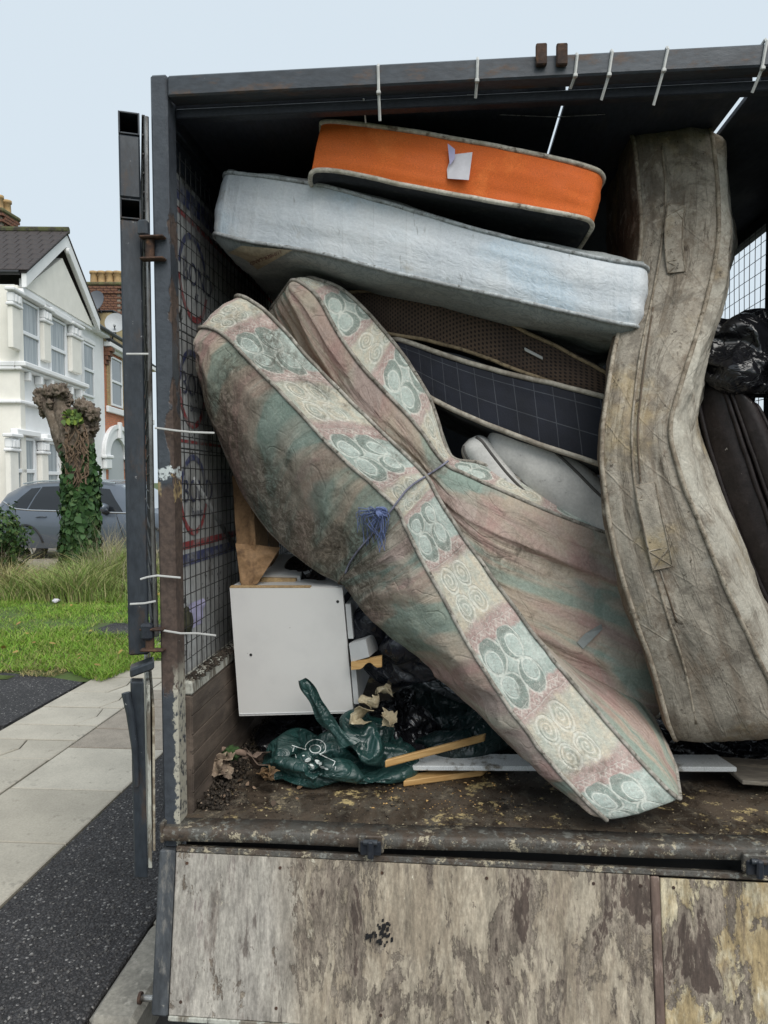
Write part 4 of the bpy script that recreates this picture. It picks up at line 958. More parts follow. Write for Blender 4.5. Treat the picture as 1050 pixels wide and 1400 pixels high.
# ================================================================== mattresses
def slab(root, B, T, B2, T2, L, W, rad, mb_, m0, m1, mp, puff=(.03, .03), bulge=.012, dens=.011, nt=18, nr=46, pr=.0065,
         wr0=.012, wr1=.012, wrb=.004, wf=4.0, quilt=0.0, rd=(.8, 2.6), ra=.5, seed=0, border_name='border', panel_names=('panel', 'panel'), stretch_u=1.0, bw=(3, 22)):
    """a mattress: plan outline with rounded corners swept between four edge curves; border, two panels, two pipings"""
    C = [np.asarray(c, float) for c in (B, T, B2, T2)]
    def pos(s, w, t):
        s = np.asarray(s, float); ex = np.where(s < 0, s, np.where(s > 1, s - 1, 0))[..., None]; sc = np.clip(s, 0, 1)
        c = []
        for q in C:
            p = catmull(q, sc)
            e0 = (catmull(q, np.array([.02])) - catmull(q, np.array([0.]))) / .02; e1 = (catmull(q, np.array([1.])) - catmull(q, np.array([.98]))) / .02
            c.append(p + ex * np.where(s[..., None] < 0, e0, e1))
        w = np.asarray(w, float)[..., None]; t = np.asarray(t, float)[..., None]
        return (1 - w) * ((1 - t) * c[0] + t * c[1]) + w * ((1 - t) * c[2] + t * c[3])
    # outline in metres, starting at the middle of the hidden side
    pl = []; nrm = []
    def seg(a, b):
        n = max(2, int(np.hypot(b[0] - a[0], b[1] - a[1]) / dens)); d = np.array([b[0] - a[0], b[1] - a[1]]); d = d / (np.linalg.norm(d) + 1e-9)
        for k in range(n): pl.append((a[0] + (b[0] - a[0]) * k / n, a[1] + (b[1] - a[1]) * k / n)); nrm.append((d[1], -d[0]))
    def cor(cx, cy, a0):
        n = max(4, int(rad * 1.57 / dens))
        for k in range(n):
            a = a0 + math.pi / 2 * k / n; pl.append((cx + rad * math.cos(a), cy + rad * math.sin(a))); nrm.append((math.cos(a), math.sin(a)))
    r = rad
    seg((L / 2, W), (r, W)); cor(r, W - r, math.pi / 2); seg((0, W - r), (0, r)); cor(r, r, math.pi)
    seg((r, 0), (L - r, 0)); cor(L - r, r, -math.pi / 2); seg((L, r), (L, W - r)); cor(L - r, W - r, 0); seg((L - r, W), (L / 2, W))
    pl.append(pl[0]); nrm.append(nrm[0])
    pl = np.array(pl); nrm = np.array(nrm); n = len(pl)
    sN, wN = pl[:, 0] / L, pl[:, 1] / W
    ins, inw = (pl[:, 0] - nrm[:, 0] * .03) / L, (pl[:, 1] - nrm[:, 1] * .03) / W
    arcl = np.concatenate([[0], np.cumsum(np.hypot(*np.diff(pl, axis=0).T))])
    # true thickness
    th = np.linalg.norm(pos(sN, wN, np.ones(n)) - pos(sN, wN, np.zeros(n)), axis=1).mean()
    V = []; uv = []
    for k in range(nt):
        t = k / (nt - 1); tt = np.full(n, t)
        p = pos(sN, wN, tt); o = p - pos(ins, inw, tt); o /= np.linalg.norm(o, axis=1)[:, None] + 1e-9
        wv = np.stack([arcl * bw[0], np.full(n, t * th * bw[1]), np.full(n, seed * 1.0)], -1)
        d = bulge * math.sin(math.pi * t) ** .6 + fbm(wv, 4) * wrb * math.sin(math.pi * t) ** .5
        V.append(p + o * d[:, None]); uv.append(np.stack([arcl, np.full(n, t * th)], -1))
    V = np.array(V); uv = np.array(uv)
    bo = mk(border_name, V.reshape(-1, 3), gridf(nt, n)[:, ::-1], mb_, root, uv=uv.reshape(-1, 2), smooth=True)
    outs = [bo]
    c = np.array([L / 2, W / 2])
    for side in (0, 1):
        V = []; uv = []
        for j in range(nr + 1):
            x = j / nr; x = x ** 1.15
            q = pl + (c - pl) * x
            dist = np.minimum.reduce([np.abs(q[:, 0]), np.abs(L - q[:, 0]), np.abs(q[:, 1]), np.abs(W - q[:, 1])]) if j else np.zeros(n)
            s_, w_ = q[:, 0] / L, q[:, 1] / W
            p0, p1 = pos(s_, w_, np.zeros(n)), pos(s_, w_, np.ones(n)); d = (p1 - p0) if side else (p0 - p1); d /= np.linalg.norm(d, axis=1)[:, None] + 1e-9
            e = np.clip(dist / .14, 0, 1); h = puff[side] * np.sqrt(np.clip(1 - (1 - e) ** 2, 0, 1))
            amp = (wr0, wr1)[side]; fade = np.clip(dist / .04, 0, 1)
            qq = np.stack([q[:, 0] * wf * stretch_u, q[:, 1] * wf, np.full(n, seed + side * 9.)], -1)
            h = h + fbm(qq, 4) * amp * fade + ridge(qq * np.array([rd[0], rd[1], 1]) + 4, 2) * amp * ra * fade
            if quilt:
                qv = q[:, 1] / .085 + .32 * np.sin(q[:, 0] * 25) + .25 * vnoise(np.stack([q[:, 0] * 5, q[:, 1] * 5, np.zeros(n)], -1)); g = np.abs(qv - np.round(qv))
                h = h - quilt * np.exp(-(g / .12) ** 2) * fade
            V.append((p1 if side else p0) + d * h[:, None]); uv.append(q)
        V = np.array(V).reshape(-1, 3); uv = np.array(uv).reshape(-1, 2)
        f = gridf(nr + 1, n)
        outs.append(mk(panel_names[side], V, f if side else f[:, ::-1], (m0, m1)[side], root, uv=uv, smooth=True))
    for t in (0, 1):
        p = pos(sN, wN, np.full(n, float(t))); o = p - pos(ins, inw, np.full(n, float(t))); o /= np.linalg.norm(o, axis=1)[:, None] + 1e-9
        p = p + o * (.003 + bulge * .1) + fbm(p * 14, 2)[:, None] * .0015
        Vt, Ft = tube(p[:-1], pr, 7, False); m_ = n - 1
        Ft += [[(m_ - 1) * 7 + j, (m_ - 1) * 7 + (j + 1) % 7, (j + 1) % 7, j] for j in range(7)]
        outs.append(mk('piping', Vt, Ft, mp, root, smooth=True))
    return outs
def shift(C, d): return np.asarray(C) + np.array(d)

# -------- pale blue mattress lying across the load
B = QL([(288, 317, 2.70), (335, 329, 2.69), (430, 345, 2.68), (530, 371, 2.67), (640, 396, 2.66), (740, 419, 2.65), (830, 439, 2.64), (876, 446, 2.64)])
T = QL([(302, 236, 2.70), (345, 240, 2.69), (430, 252, 2.68), (530, 278, 2.67), (640, 311, 2.66), (740, 336, 2.65), (830, 356, 2.64), (889, 364, 2.64)])
r_pale = thing('mattress', 'pale blue damask mattress lying across the load with a torn label underneath', 'mattress', (B[3] + [0, .4, 0]))
Dv = np.array([0.03, 1.15, -.02])
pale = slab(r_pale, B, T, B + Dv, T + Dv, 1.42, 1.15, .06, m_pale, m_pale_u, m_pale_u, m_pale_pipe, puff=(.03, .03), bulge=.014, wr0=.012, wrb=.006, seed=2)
# woven label stitched to its underside
tr = bvh([pale[1]])
lab = []
for i in range(9):
    for j in range(9):
        u, v = i / 8, j / 8; w_ = .06 * math.sin(v * 9) if i == 8 else 0
        q = (1 - v) * ((1 - u) * np.array([330, 336]) + u * np.array([400, 342])) + v * ((1 - u) * np.array([312, 346]) + u * np.array([352, 369])); q = q + np.array([2, -3]) * math.sin(math.pi * u) * v
        lab.append(hit(tr, q[0], q[1], .012))
if all(q is not None for q in lab):
    lo_ = mk('label', lab, gridf(9, 9), m_label, r_pale)
    def on_label(x, y):
        q = hit(tr, 363 - .93 * x + .37 * y, 352.5 + .37 * x + .93 * y, .020); return q if q is not None else lab[40]
    lettering('LUMBER-LAND', 6.9, on_label, lo_, m_label_ink)

# -------- orange mattress on top
B = QL([(423, 240, 2.60), (436, 233, 2.595), (475, 237, 2.59), (560, 255, 2.585), (640, 270, 2.58), (720, 284, 2.58), (785, 296, 2.58), (812, 304, 2.59)])
T = QL([(438, 170, 2.60), (447, 167, 2.595), (480, 169, 2.59), (560, 180, 2.585), (640, 194, 2.58), (720, 209, 2.58), (790, 225, 2.58), (828, 238, 2.59)])
r_or = thing('mattress', 'bright orange sided mattress with cream piping, topmost of the load', 'mattress', B[4] + [0, .3, 0])
Dv = np.array([-.02, .80, -.01])
orange = slab(r_or, B, T, B + Dv, T + Dv, .92, .8, .05, m_orange, m_ounder, m_ounder, m_opipe, puff=(.006, .02), bulge=.009, wr0=.008, wrb=.006, pr=.0075, seed=5)
tr = bvh([orange[0]])
# paper tag hanging from it
a, b, c, d = (hit(tr, *q, .006) for q in ((612, 208), (640, 209), (645, 222), (618, 245)))
pt = thing('paper_tag', 'torn white and lilac paper tag stuck to the orange mattress', 'paper tag', b)
pv = [hit(tr, x, y, .004 + e) for x, y, e in ((620, 211, .004), (646, 208, .010), (641, 246, .022), (612, 244, .008), (611, 232, .0), (616, 216, .003))]
pv = np.array(pv); mk('sheet', np.concatenate([pv, pv + [0, .0012, 0]]), [[0, 1, 2, 3, 4, 5], [11, 10, 9, 8, 7, 6]] + [[i, (i + 1) % 6, 6 + (i + 1) % 6, 6 + i] for i in range(6)], m_paper, pt)
pv2 = np.array([hit(tr, x, y, .020) for x, y in ((612, 196), (622, 204), (622, 216), (615, 226))]); mk('fold', np.concatenate([pv2, pv2 + [0, .0012, 0]]), [[0, 1, 2, 3], [7, 6, 5, 4]] + [[i, (i + 1) % 4, 4 + (i + 1) % 4, 4 + i] for i in range(4)], m_paperp, pt)

# -------- brown spacer-mesh mattress under the blue one
B = QL([(470, 440, 2.92), (510, 452, 2.9), (545, 459, 2.88), (590, 467, 2.86), (640, 481, 2.85), (700, 503, 2.84), (760, 525, 2.84), (840, 552, 2.84)])
T = QL([(470, 400, 2.92), (510, 398, 2.9), (545, 397, 2.88), (590, 402, 2.86), (640, 417, 2.85), (700, 445, 2.84), (760, 474, 2.84), (840, 515, 2.84)])
r_br = thing('mattress', 'dark brown mattress with a perforated mesh border under the pale blue one', 'mattress', B[3] + [0, .4, 0])
Dv = np.array([0, 1.1, .02])
brown = slab(r_br, B, T, B + Dv, T + Dv, 1.0, 1.1, .05, m_brown, m_brown_p, m_brown_p, m_tan_pipe, puff=(.01, .02), bulge=.012, wrb=.003, seed=8)
tr = bvh([brown[0]]); a, b = hit(tr, 717, 480, .008), hit(tr, 742, 493, .006)
MB().obox(a, b - a, (0, -.006, .004), (0, .006, .010), .002).build('care_tag', m_tie, r_br)
# -------- navy checked mattress
B = QL([(545, 512, 2.86), (575, 535, 2.85), (610, 556, 2.83), (660, 578, 2.81), (720, 601, 2.80), (780, 622, 2.80), (860, 648, 2.80)])
T = QL([(535, 462, 2.88), (575, 474, 2.86), (610, 486, 2.84), (660, 502, 2.83), (720, 517, 2.82), (780, 531, 2.82), (860, 552, 2.82)])
r_nv = thing('mattress', 'navy blue mattress with a thin white check and bone coloured piping', 'mattress', B[3] + [0, .4, 0])
navy = slab(r_nv, B, T, B + Dv, T + Dv, .98, 1.1, .05, m_navy, m_ounder, m_ounder, m_navy_pipe, puff=(.012, .015), bulge=.01, wrb=.003, pr=.009, seed=11)

# -------- folded paisley mattress: front half, rear half, one thing
fmt = thing('folded_mattress', 'grubby pink and mint paisley mattress folded in two and tied with blue twine', 'mattress', Q(700, 1000, 2.6))
Lc = [(273, 446, 2.60), (303, 458, 2.60), (345, 499, 2.60), (400, 556, 2.59), (470, 630, 2.58), (538, 692, 2.57), (555, 725, 2.565), (590, 792, 2.54), (640, 882, 2.51), (700, 974, 2.47), (768, 1060, 2.43), (829, 1121, 2.39)]
Rc = [(322, 400, 2.64), (365, 428, 2.64), (430, 499, 2.63), (500, 570, 2.62), (555, 623, 2.60), (584, 654, 2.58), (600, 684, 2.575), (645, 752, 2.57), (705, 834, 2.55), (765, 912, 2.53), (850, 1010, 2.49), (930, 1098, 2.42)]
Sil = [(276, 476, 2.66), (284, 540, 2.72), (318, 640, 2.82), (366, 720, 2.88), (425, 772, 2.88), (468, 796, 2.84), (474, 800, 2.83), (500, 832, 2.82), (560, 886, 2.82), (640, 952, 2.80), (728, 1022, 2.72), (822, 1110, 2.54)]
Sr = [(330, 450, 2.94), (365, 480, 2.96), (410, 560, 3.0), (470, 650, 3.0), (530, 720, 2.98), (560, 740, 2.94), (570, 770, 2.92), (605, 820, 2.92), (668, 880, 2.92), (775, 905, 2.90), (868, 950, 2.84), (922, 1040, 2.64)]
B, T, B2, T2 = (QL(q) for q in (Lc, Rc, Sil, Sr))
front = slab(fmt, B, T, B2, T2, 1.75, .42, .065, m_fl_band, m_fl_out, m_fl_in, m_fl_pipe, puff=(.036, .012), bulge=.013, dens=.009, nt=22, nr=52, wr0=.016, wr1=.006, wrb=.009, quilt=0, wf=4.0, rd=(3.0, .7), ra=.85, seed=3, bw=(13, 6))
Lc = [(402, 381, 2.74), (433, 405, 2.74), (463, 459, 2.74), (494, 501, 2.74), (527, 537, 2.74), (570, 584, 2.75), (606, 632, 2.76), (640, 652, 2.77), (690, 674, 2.79), (760, 704, 2.82), (830, 730, 2.86), (890, 752, 2.9)]
Rc = [(418, 378, 2.79), (463, 394, 2.80), (500, 426, 2.80), (525, 455, 2.80), (549, 484, 2.80), (587, 545, 2.80), (615, 622, 2.79), (655, 634, 2.82), (700, 652, 2.86), (760, 680, 2.90), (830, 702, 2.94), (890, 722, 2.98)]
Sil = [(368, 428, 2.96), (400, 470, 2.98), (440, 540, 3.0), (480, 600, 3.0), (520, 650, 3.0), (560, 690, 2.98), (590, 720, 2.92), (640, 800, 2.84), (700, 880, 2.82), (780, 930, 2.80), (850, 960, 2.80), (905, 985, 2.84)]
Sr = [(400, 440, 3.14), (450, 470, 3.16), (480, 540, 3.18), (510, 600, 3.18), (550, 650, 3.16), (590, 690, 3.12), (625, 720, 3.08), (680, 780, 3.04), (740, 850, 3.02), (800, 900, 3.0), (870, 930, 3.0), (930, 960, 3.0)]
B, T, B2, T2 = (QL(q) for q in (Lc, Rc, Sil, Sr))
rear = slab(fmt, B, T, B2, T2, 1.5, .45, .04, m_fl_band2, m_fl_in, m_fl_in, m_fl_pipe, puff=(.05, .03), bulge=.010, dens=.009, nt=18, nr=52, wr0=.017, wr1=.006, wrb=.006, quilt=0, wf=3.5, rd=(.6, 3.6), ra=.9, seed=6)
tr = bvh([rear[1]])
tp_ = [hit(tr, a, b, e) for a, b, e in ((789, 878, .006), (800, 866, .016), (822, 853, .014), (824, 860, .004), (812, 872, .012), (797, 887, .004))]
if all(q is not None for q in tp_): mk('torn_patch', tp_, [[0, 1, 4, 5], [1, 2, 3, 4]], m_pale_u, fmt)
# twine round the waist
tr = bvh(front[:3] + rear[:2])
tw = thing('twine', 'blue twine with a frayed knot round the folded paisley mattress', 'twine', Q(510, 720, 2.55))
cl2 = catmull(np.array([(472, 784), (478, 770), (490, 752), (505, 735), (522, 714), (536, 696), (545, 684), (556, 670), (568, 660), (584, 650), (598, 641), (613, 630)], float), np.linspace(0, 1, 70))
path = [hit(tr, a, b, .007) for a, b in cl2]; path = np.array([p for p in path if p is not None])
for _ in range(2): path[1:-1] = np.minimum(path[1:-1], (path[:-2] + path[2:]) / 2) * [0, 1, 0] + path[1:-1] * [1, 0, 1]
MB().tube(catmull(np.array(path), np.linspace(0, 1, 60)), .0035, 6).build('wrap', m_twine_d, tw, smooth=True)
mb = MB(); k0 = hit(tr, 522, 700, .016)
for i in range(44):
    br = i % 3 == 0
    a = k0 + rng.randn(3) * .004
    e = np.array([rng.uniform(488, 524), rng.uniform(706, 748), 0]) if not br else np.array([rng.uniform(517, 527), rng.uniform(712, 757), 0])
    mid = (np.array([522, 700]) + e[:2]) / 2 + rng.randn(2) * 6 - np.array([0 if br else 10, 8])
    q1 = hit(tr, mid[0], mid[1], .016 + .02 * rng.rand()); q2 = hit(tr, e[0], e[1], .006 + .016 * rng.rand())
    if q1 is None or q2 is None: continue
    mb.tube(catmull(np.array([a, q1, (q1 + q2) / 2 + rng.randn(3) * .006, q2]), np.linspace(0, 1, 9)), .0011, 4, False)
o = mb.build('frayed_end', m_twine, tw); o['kind'] = 'stuff'
mb = MB()
for i in range(5):
    q = [k0 + np.array([.016 * math.cos(t + i), .010 * math.sin(t * 1.3 + i), .014 * math.sin(t + i * .7)]) for t in np.linspace(0, 6.28, 18)]
    mb.tube(q, .0028, 5, False)
mb.build('knot', m_twine, tw, smooth=True)

# -------- pale topper rolled up behind it
tpr = thing('mattress_topper', 'grey white mattress topper folded into a double roll behind the paisley mattress', 'mattress topper', Q(740, 700, 2.9))
def roll(path, rad, flat, name, seed, nose=.5):
    p = catmull(np.array(path), np.linspace(0, 1, 60)); n = 40; V = []
    t = np.gradient(p, axis=0); t /= np.linalg.norm(t, axis=1)[:, None]
    for i in range(60):
        x = i / 59; e = math.sqrt(max(0, 1 - (1 - min(1, x / .13)) ** 2)) ** .8
        a = np.cross(t[i], [0, 1, 0]); a /= np.linalg.norm(a); b = np.cross(a, t[i])
        q = np.arange(n) * 2 * np.pi / n
        r = rad * e * (1 + .03 * vnoise(np.stack([np.cos(q) * 2, np.sin(q) * 2, np.full(n, x * 9 + seed)], -1)))
        V.append(p[i] + (np.sign(np.cos(q)) * np.abs(np.cos(q)) ** .8 * r)[:, None] * a * flat + (np.sin(q) * r)[:, None] * b)
    V = np.array(V); o = mk(name, V.reshape(-1, 3), gridf(60, n, close=True), m_topper, tpr, smooth=True)
    for ang in (4.05, 5.3):
        j = int(ang / (2 * np.pi) * n) % n
        mk('piping', *tube(V[2:, j], .0055, 6), m_gpipe, o, smooth=True)
    return o
roll([Q(641, 600, 2.90), Q(664, 632, 2.90), Q(695, 668, 2.91), Q(760, 730, 2.95), Q(830, 790, 3.0)], .072, .75, 'small_roll', 1)
roll([Q(672, 588, 2.97), Q(712, 616, 2.96), Q(758, 656, 2.96), Q(810, 706, 2.98), Q(900, 770, 3.0)], .118, .95, 'large_roll', 4)

# -------- tall stained mattress on its end
Lc = [(866, 186, 2.80), (872, 240, 2.80), (876, 300, 2.79), (874, 350, 2.78), (860, 410, 2.74), (842, 470, 2.66), (830, 540, 2.58), (823, 610, 2.54), (829, 685, 2.52), (845, 765, 2.52), (867, 840, 2.54), (892, 910, 2.58), (920, 1012, 2.64)]
Rc = [(972, 178, 2.76), (980, 240, 2.76), (983, 300, 2.75), (979, 350, 2.72), (966, 410, 2.67), (949, 470, 2.60), (930, 530, 2.54), (917, 585, 2.50), (931, 650, 2.48), (966, 738, 2.48), (1005, 830, 2.50), (1040, 905, 2.54), (1085, 1000, 2.60)]
Sl = [(835, 200, 3.5), (834, 260, 3.5), (836, 320, 3.5), (842, 370, 3.46), (850, 430, 3.4), (850, 490, 3.35), (850, 560, 3.3), (850, 620, 3.3), (870, 690, 3.3), (890, 760, 3.3), (910, 830, 3.3), (930, 900, 3.3), (960, 990, 3.3)]
Sr = [(966, 190, 3.4), (975, 245, 3.4), (985, 310, 3.36), (985, 362, 3.3), (970, 420, 3.2), (962, 480, 3.1), (952, 535, 3.05), (946, 590, 3.0), (972, 655, 3.0), (1010, 742, 3.0), (1052, 830, 3.02), (1090, 900, 3.06), (1130, 980, 3.1)]
B, T, B2, T2 = (QL(q) for q in (Lc, Rc, Sl, Sr))
r_bg = thing('mattress', 'tall stained beige mattress with a stitched handle standing buckled on its end', 'mattress', Q(980, 1015, 2.7))
tall = slab(r_bg, B, T, B2, T2, 2.0, .9, .07, m_beige, m_beige_dark, m_beige_face, m_beige_pipe, puff=(.02, .035), bulge=.016, dens=.010, nt=36, nr=44, wr0=.012, wr1=.020, wrb=.016, wf=4, ra=.4, rd=(1.5, 1.8), pr=.007, seed=14, bw=(2.5, 11))
tr = bvh([tall[0]])
def cord(pts, r, name, mat, parent, back=.002, n=80):
    p = [hit(tr, a, b, back) for a, b in pts]; p = np.array([q for q in p if q is not None])
    return mk(name, *tube(catmull(p, np.linspace(0, 1, n)), r, 6), mat, parent, smooth=True)
cord([(905, 196), (910, 260), (905, 330), (893, 400), (878, 470), (868, 540), (864, 610), (872, 690), (890, 765), (912, 840), (935, 910), (952, 990)], .0038, 'seam', m_beige_pipe, r_bg)
cord([(893, 420), (885, 470), (876, 540), (872, 600), (880, 690), (900, 770), (925, 850)], .0028, 'seam', m_beige_dark, r_bg)
def strap_handle(cl, half, name):
    V = []; nn = 30
    cs = catmull(np.array(cl, float), np.linspace(0, 1, nn)); tg = np.gradient(cs, axis=0); tg /= np.linalg.norm(tg, axis=1)[:, None]; nm = np.stack([-tg[:, 1], tg[:, 0]], -1)
    for i in range(nn):
        lift = .006 + .012 * math.sin(math.pi * i / (nn - 1))
        for k in np.linspace(-1, 1, 5):
            q = cs[i] + nm[i] * half * k; h = hit(tr, q[0], q[1], lift + .003 * (1 - k * k)); V.append(h if h is not None else V[-1])
    V = np.array(V); o = mk(name, V, gridf(nn, 5), m_beige, r_bg, smooth=True)
    G = V.reshape(nn, 5, 3)
    st = MB()
    for e in (0, 4): st.tube(G[:, e] - [0, .001, 0], .0022, 4)
    for a in (0, nn - 7):
        b = a + 6
        st.tube([G[a, 0] - [0, .0015, 0], G[b, 4] - [0, .0015, 0]], .0014, 4); st.tube([G[a, 4] - [0, .0015, 0], G[b, 0] - [0, .0015, 0]], .0014, 4); st.tube([G[a, 0], G[a, 4]], .002, 4); st.tube([G[b, 0], G[b, 4]], .0018, 4)
    st.build('stitching', m_beige_pipe, o)
strap_handle([(882, 662), (888, 695), (897, 735), (906, 777)], 14, 'handle')
strap_handle([(925, 280), (921, 310), (922, 345), (925, 372)], 12, 'handle')

# ================================================================== bags, cabinet, timber and litter
FILM = (m_bag, m_green, m_greend, m_bagnavy)
def blob(name, c, r, mat, parent, seed=0, amp=.25, sub=5, fr_=3.0, floor=None, smooth=True, rot=None, sq_=1.0):
    bm = bmesh.new(); bmesh.ops.create_icosphere(bm, subdivisions=sub, radius=1); bm.verts.ensure_lookup_table()
    V = np.array([v.co for v in bm.verts]); Fc = np.array([[v.index for v in f.verts] for f in bm.faces]); bm.free()
    N = V.copy(); V = np.sign(V) * np.abs(V) ** sq_
    d = 1 + amp * (.55 * ridge(N * fr_ * .55 + seed, 3) - .35 + .5 * fbm(N * fr_ * .5 + seed * 2.1, 2)) + amp * .16 * ridge(N * fr_ * 2.2 + seed, 2)
    V = V * d[:, None] * np.array(r)
    if rot is not None: V = V @ np.array(Matrix.Rotation(rot[0], 3, rot[1]).transposed())
    V += np.array(c)
    if floor is not None: V[:, 2] = np.where(V[:, 2] < floor + .02, floor + .002 + .018 * (1 / (1 + np.exp(-(V[:, 2] - floor) * 40))), V[:, 2])
    return mk(name, V, Fc, mat, parent, smooth=smooth)
def bag(name, key, c, mat, parent=None, rot=(0, 0, 0), size=1.0, floor=False):
    V, Fc = SB[key]; V = V * size
    from mathutils import Euler
    V = V - np.array([V[:, 0].mean(), V[:, 1].mean(), 0 if floor else V[:, 2].mean()])
    V = V @ np.array(Euler(rot).to_matrix()).T + np.array([c[0], c[1], ZF + .001 if floor else c[2]])
    return mk(name, V, Fc, mat, parent, smooth=True)
b_ = bag('bin_bag', 'black', Q(1026, 482, 2.95), m_bag, None, (.75, .1, .4), np.array([1.12, 1.0, .9])); tag(b_, 'shiny black bin bag wedged high beside the tall stained mattress', 'bin bag')
b_ = bag('bin_bag', 'small', Q(978, 520, 3.02), m_bag, None, (1.2, .3, 1.9), 1.15); tag(b_, 'smaller black bin bag hanging down above the dark leather seat', 'bin bag')
# leather sofa piece on its end
so_ = thing('sofa_seat', 'dark brown leather sofa piece with a raised seam standing at the right', 'sofa', Q(1030, 800, 2.8))
Lc = [(952, 535, 2.86), (966, 600, 2.85), (995, 690, 2.84), (1035, 790, 2.83), (1080, 880, 2.82)]; Rc = [(986, 519, 2.80), (1008, 585, 2.79), (1040, 680, 2.78), (1080, 790, 2.77), (1120, 880, 2.76)]
B, T = QL(Lc), QL(Rc); sofa = slab(so_, B, T, B + [.03, .5, .02], T + [.16, .46, -.02], 1.0, .5, .04, m_leather, m_leather, m_leather, m_leather, puff=(.01, .02), bulge=.012, dens=.014, nt=10, nr=24, pr=.008, border_name='arm_front', panel_names=('side', 'cushion'), seed=5)
Lc = [(992, 517, 2.79), (1016, 585, 2.78), (1050, 680, 2.77), (1090, 790, 2.76), (1130, 880, 2.75)]; Rc = [(1034, 552, 2.77), (1062, 610, 2.76), (1092, 690, 2.75), (1130, 790, 2.74), (1170, 880, 2.73)]
B, T = QL(Lc), QL(Rc); slab(so_, B, T, B + [.03, .5, .02], T + [.10, .5, 0], .95, .5, .04, m_leather, m_leather, m_leather, m_leather, puff=(.01, .02), bulge=.02, dens=.014, nt=10, nr=20, pr=.006, border_name='seat_front', panel_names=('side', 'side'), seed=7)
# white drawer cabinet on its side
cab = thing('drawer_cabinet', 'white laminate drawer cabinet lying on its side by the left wall', 'cabinet', Q(400, 985, 2.95))
TL, TR_, BL, BR = Q(314, 804, 2.84), Q(468, 804, 2.82), Q(327, 979, 2.93), Q(483, 975, 2.91)
def quadbox(tl, tr_, bl, br, dv, mat, name, parent, ch=.002):
    mbq = MB(); O = bl; V8 = []
    pts = np.array([bl, br, tr_, tl]); bk = pts + np.array(dv); V = np.vstack([pts, bk])
    return mk(name, V, [[0, 1, 2, 3], [7, 6, 5, 4], [1, 0, 4, 5], [2, 1, 5, 6], [3, 2, 6, 7], [0, 3, 7, 4]], mat, parent)
sidep = quadbox(TL, TR_, BL, BR, (0.0, .018, 0.003), m_white_lam, 'side_panel', cab)
dn_ = np.cross(TR_ - TL, BL - TL); dn_ /= np.linalg.norm(dn_); dn_ = dn_ if dn_[1] < 0 else -dn_
edge_ = (TR_ - TL); dw = np.array([0, .44, .015])
quadbox(TL + dn_ * -.019, TL + (TR_ - TL) * .985 + dn_ * -.019, TL + (BL - TL) * .09 + dn_ * -.019, TL + (TR_ - TL) * .985 + (BL - TL) * .09 + dn_ * -.019, dw, m_white_plain, 'top_panel', cab)
quadbox(BL + (TL - BL) * .09 + dn_ * -.019, BR + (TR_ - BR) * .09 + dn_ * -.019, BL + (TL - BL) * .01 + dn_ * -.019, BR + (TR_ - BR) * .01 + dn_ * -.019, dw, m_white_plain, 'base_panel', cab)
quadbox(TL + (BL - TL) * .1 + dn_ * -.019, TL + (BL - TL) * .1 + edge_ * .04 + dn_ * -.019, BL + (TL - BL) * .1 + dn_ * -.019, BL + (TL - BL) * .1 + edge_ * .04 + dn_ * -.019, dw, m_white_plain, 'back_panel', cab)
for f0, f1 in ((.13, .40), (.63, .93)):          # drawer fronts seen on the right edge
    a, b = TR_ + (BR - TR_) * f0, TR_ + (BR - TR_) * f1; e = edge_ / np.linalg.norm(edge_)
    quadbox(a + e * .004 + dn_ * -.006, a + e * .022 + dn_ * -.006, b + e * .004 + dn_ * -.006, b + e * .022 + dn_ * -.006, (0, .40, .01), m_white_plain, 'drawer_front', cab)
ea, eb = TL + (BL - TL) * .0, TR_; MB().obox(TL + dn_ * .001 + [0, 0, .0005], (edge_) * .72, dn_ * -.02, (0, 0, .004), .001).build('chip_edge', m_chip, cab)
MB().obox(BL + dn_ * .0035 + [0, 0, .006], (BR - BL), dn_ * -.004, (0, 0, .0045), .0015).build('bottom_lip', m_white_plain, cab)
for fx, fy in ((.955, .10), (.15, .51)):
    q = TL + edge_ * fx + (BL - TL) * fy; MB().cyl(q + dn_ * .0015, q - dn_ * .004, .005, 14).build('screw', m_screw, cab)
# half-open drawer with its cut-out handle
dq0 = Q(476, 908, 2.86)
dr_ = tag(quadbox(Q(477, 880, 2.84), Q(500, 874, 2.80), Q(480, 905, 2.84), Q(505, 898, 2.80), (.02, .12, 0), m_white_plain, 'drawer', None), 'broken white drawer end poking out right of the cabinet', 'drawer')
dh = []
for t in np.linspace(0, 1, 14):
    x = 480 + 42 * t; top = 905 - 8 * t; cut = 0 if not .35 < t < .8 else 8 * math.sin((t - .35) / .45 * math.pi); dh.append((Q(x, top + .3, 2.825 - .03 * t), Q(x, top + 11 - cut + 4 * t, 2.825 - .03 * t)))
V = []; 
for a, b in dh: V += [a, b, a + [0, .02, 0], b + [0, .02, 0]]
Fc = []
for i in range(13):
    a = i * 4; Fc += [[a, a + 1, a + 5, a + 4], [a + 2, a + 6, a + 7, a + 3], [a, a + 4, a + 6, a + 2], [a + 1, a + 3, a + 7, a + 5]]
mk('handle_edge', V, Fc + [[0, 2, 3, 1], [52, 53, 55, 54]], m_pine, dr_)
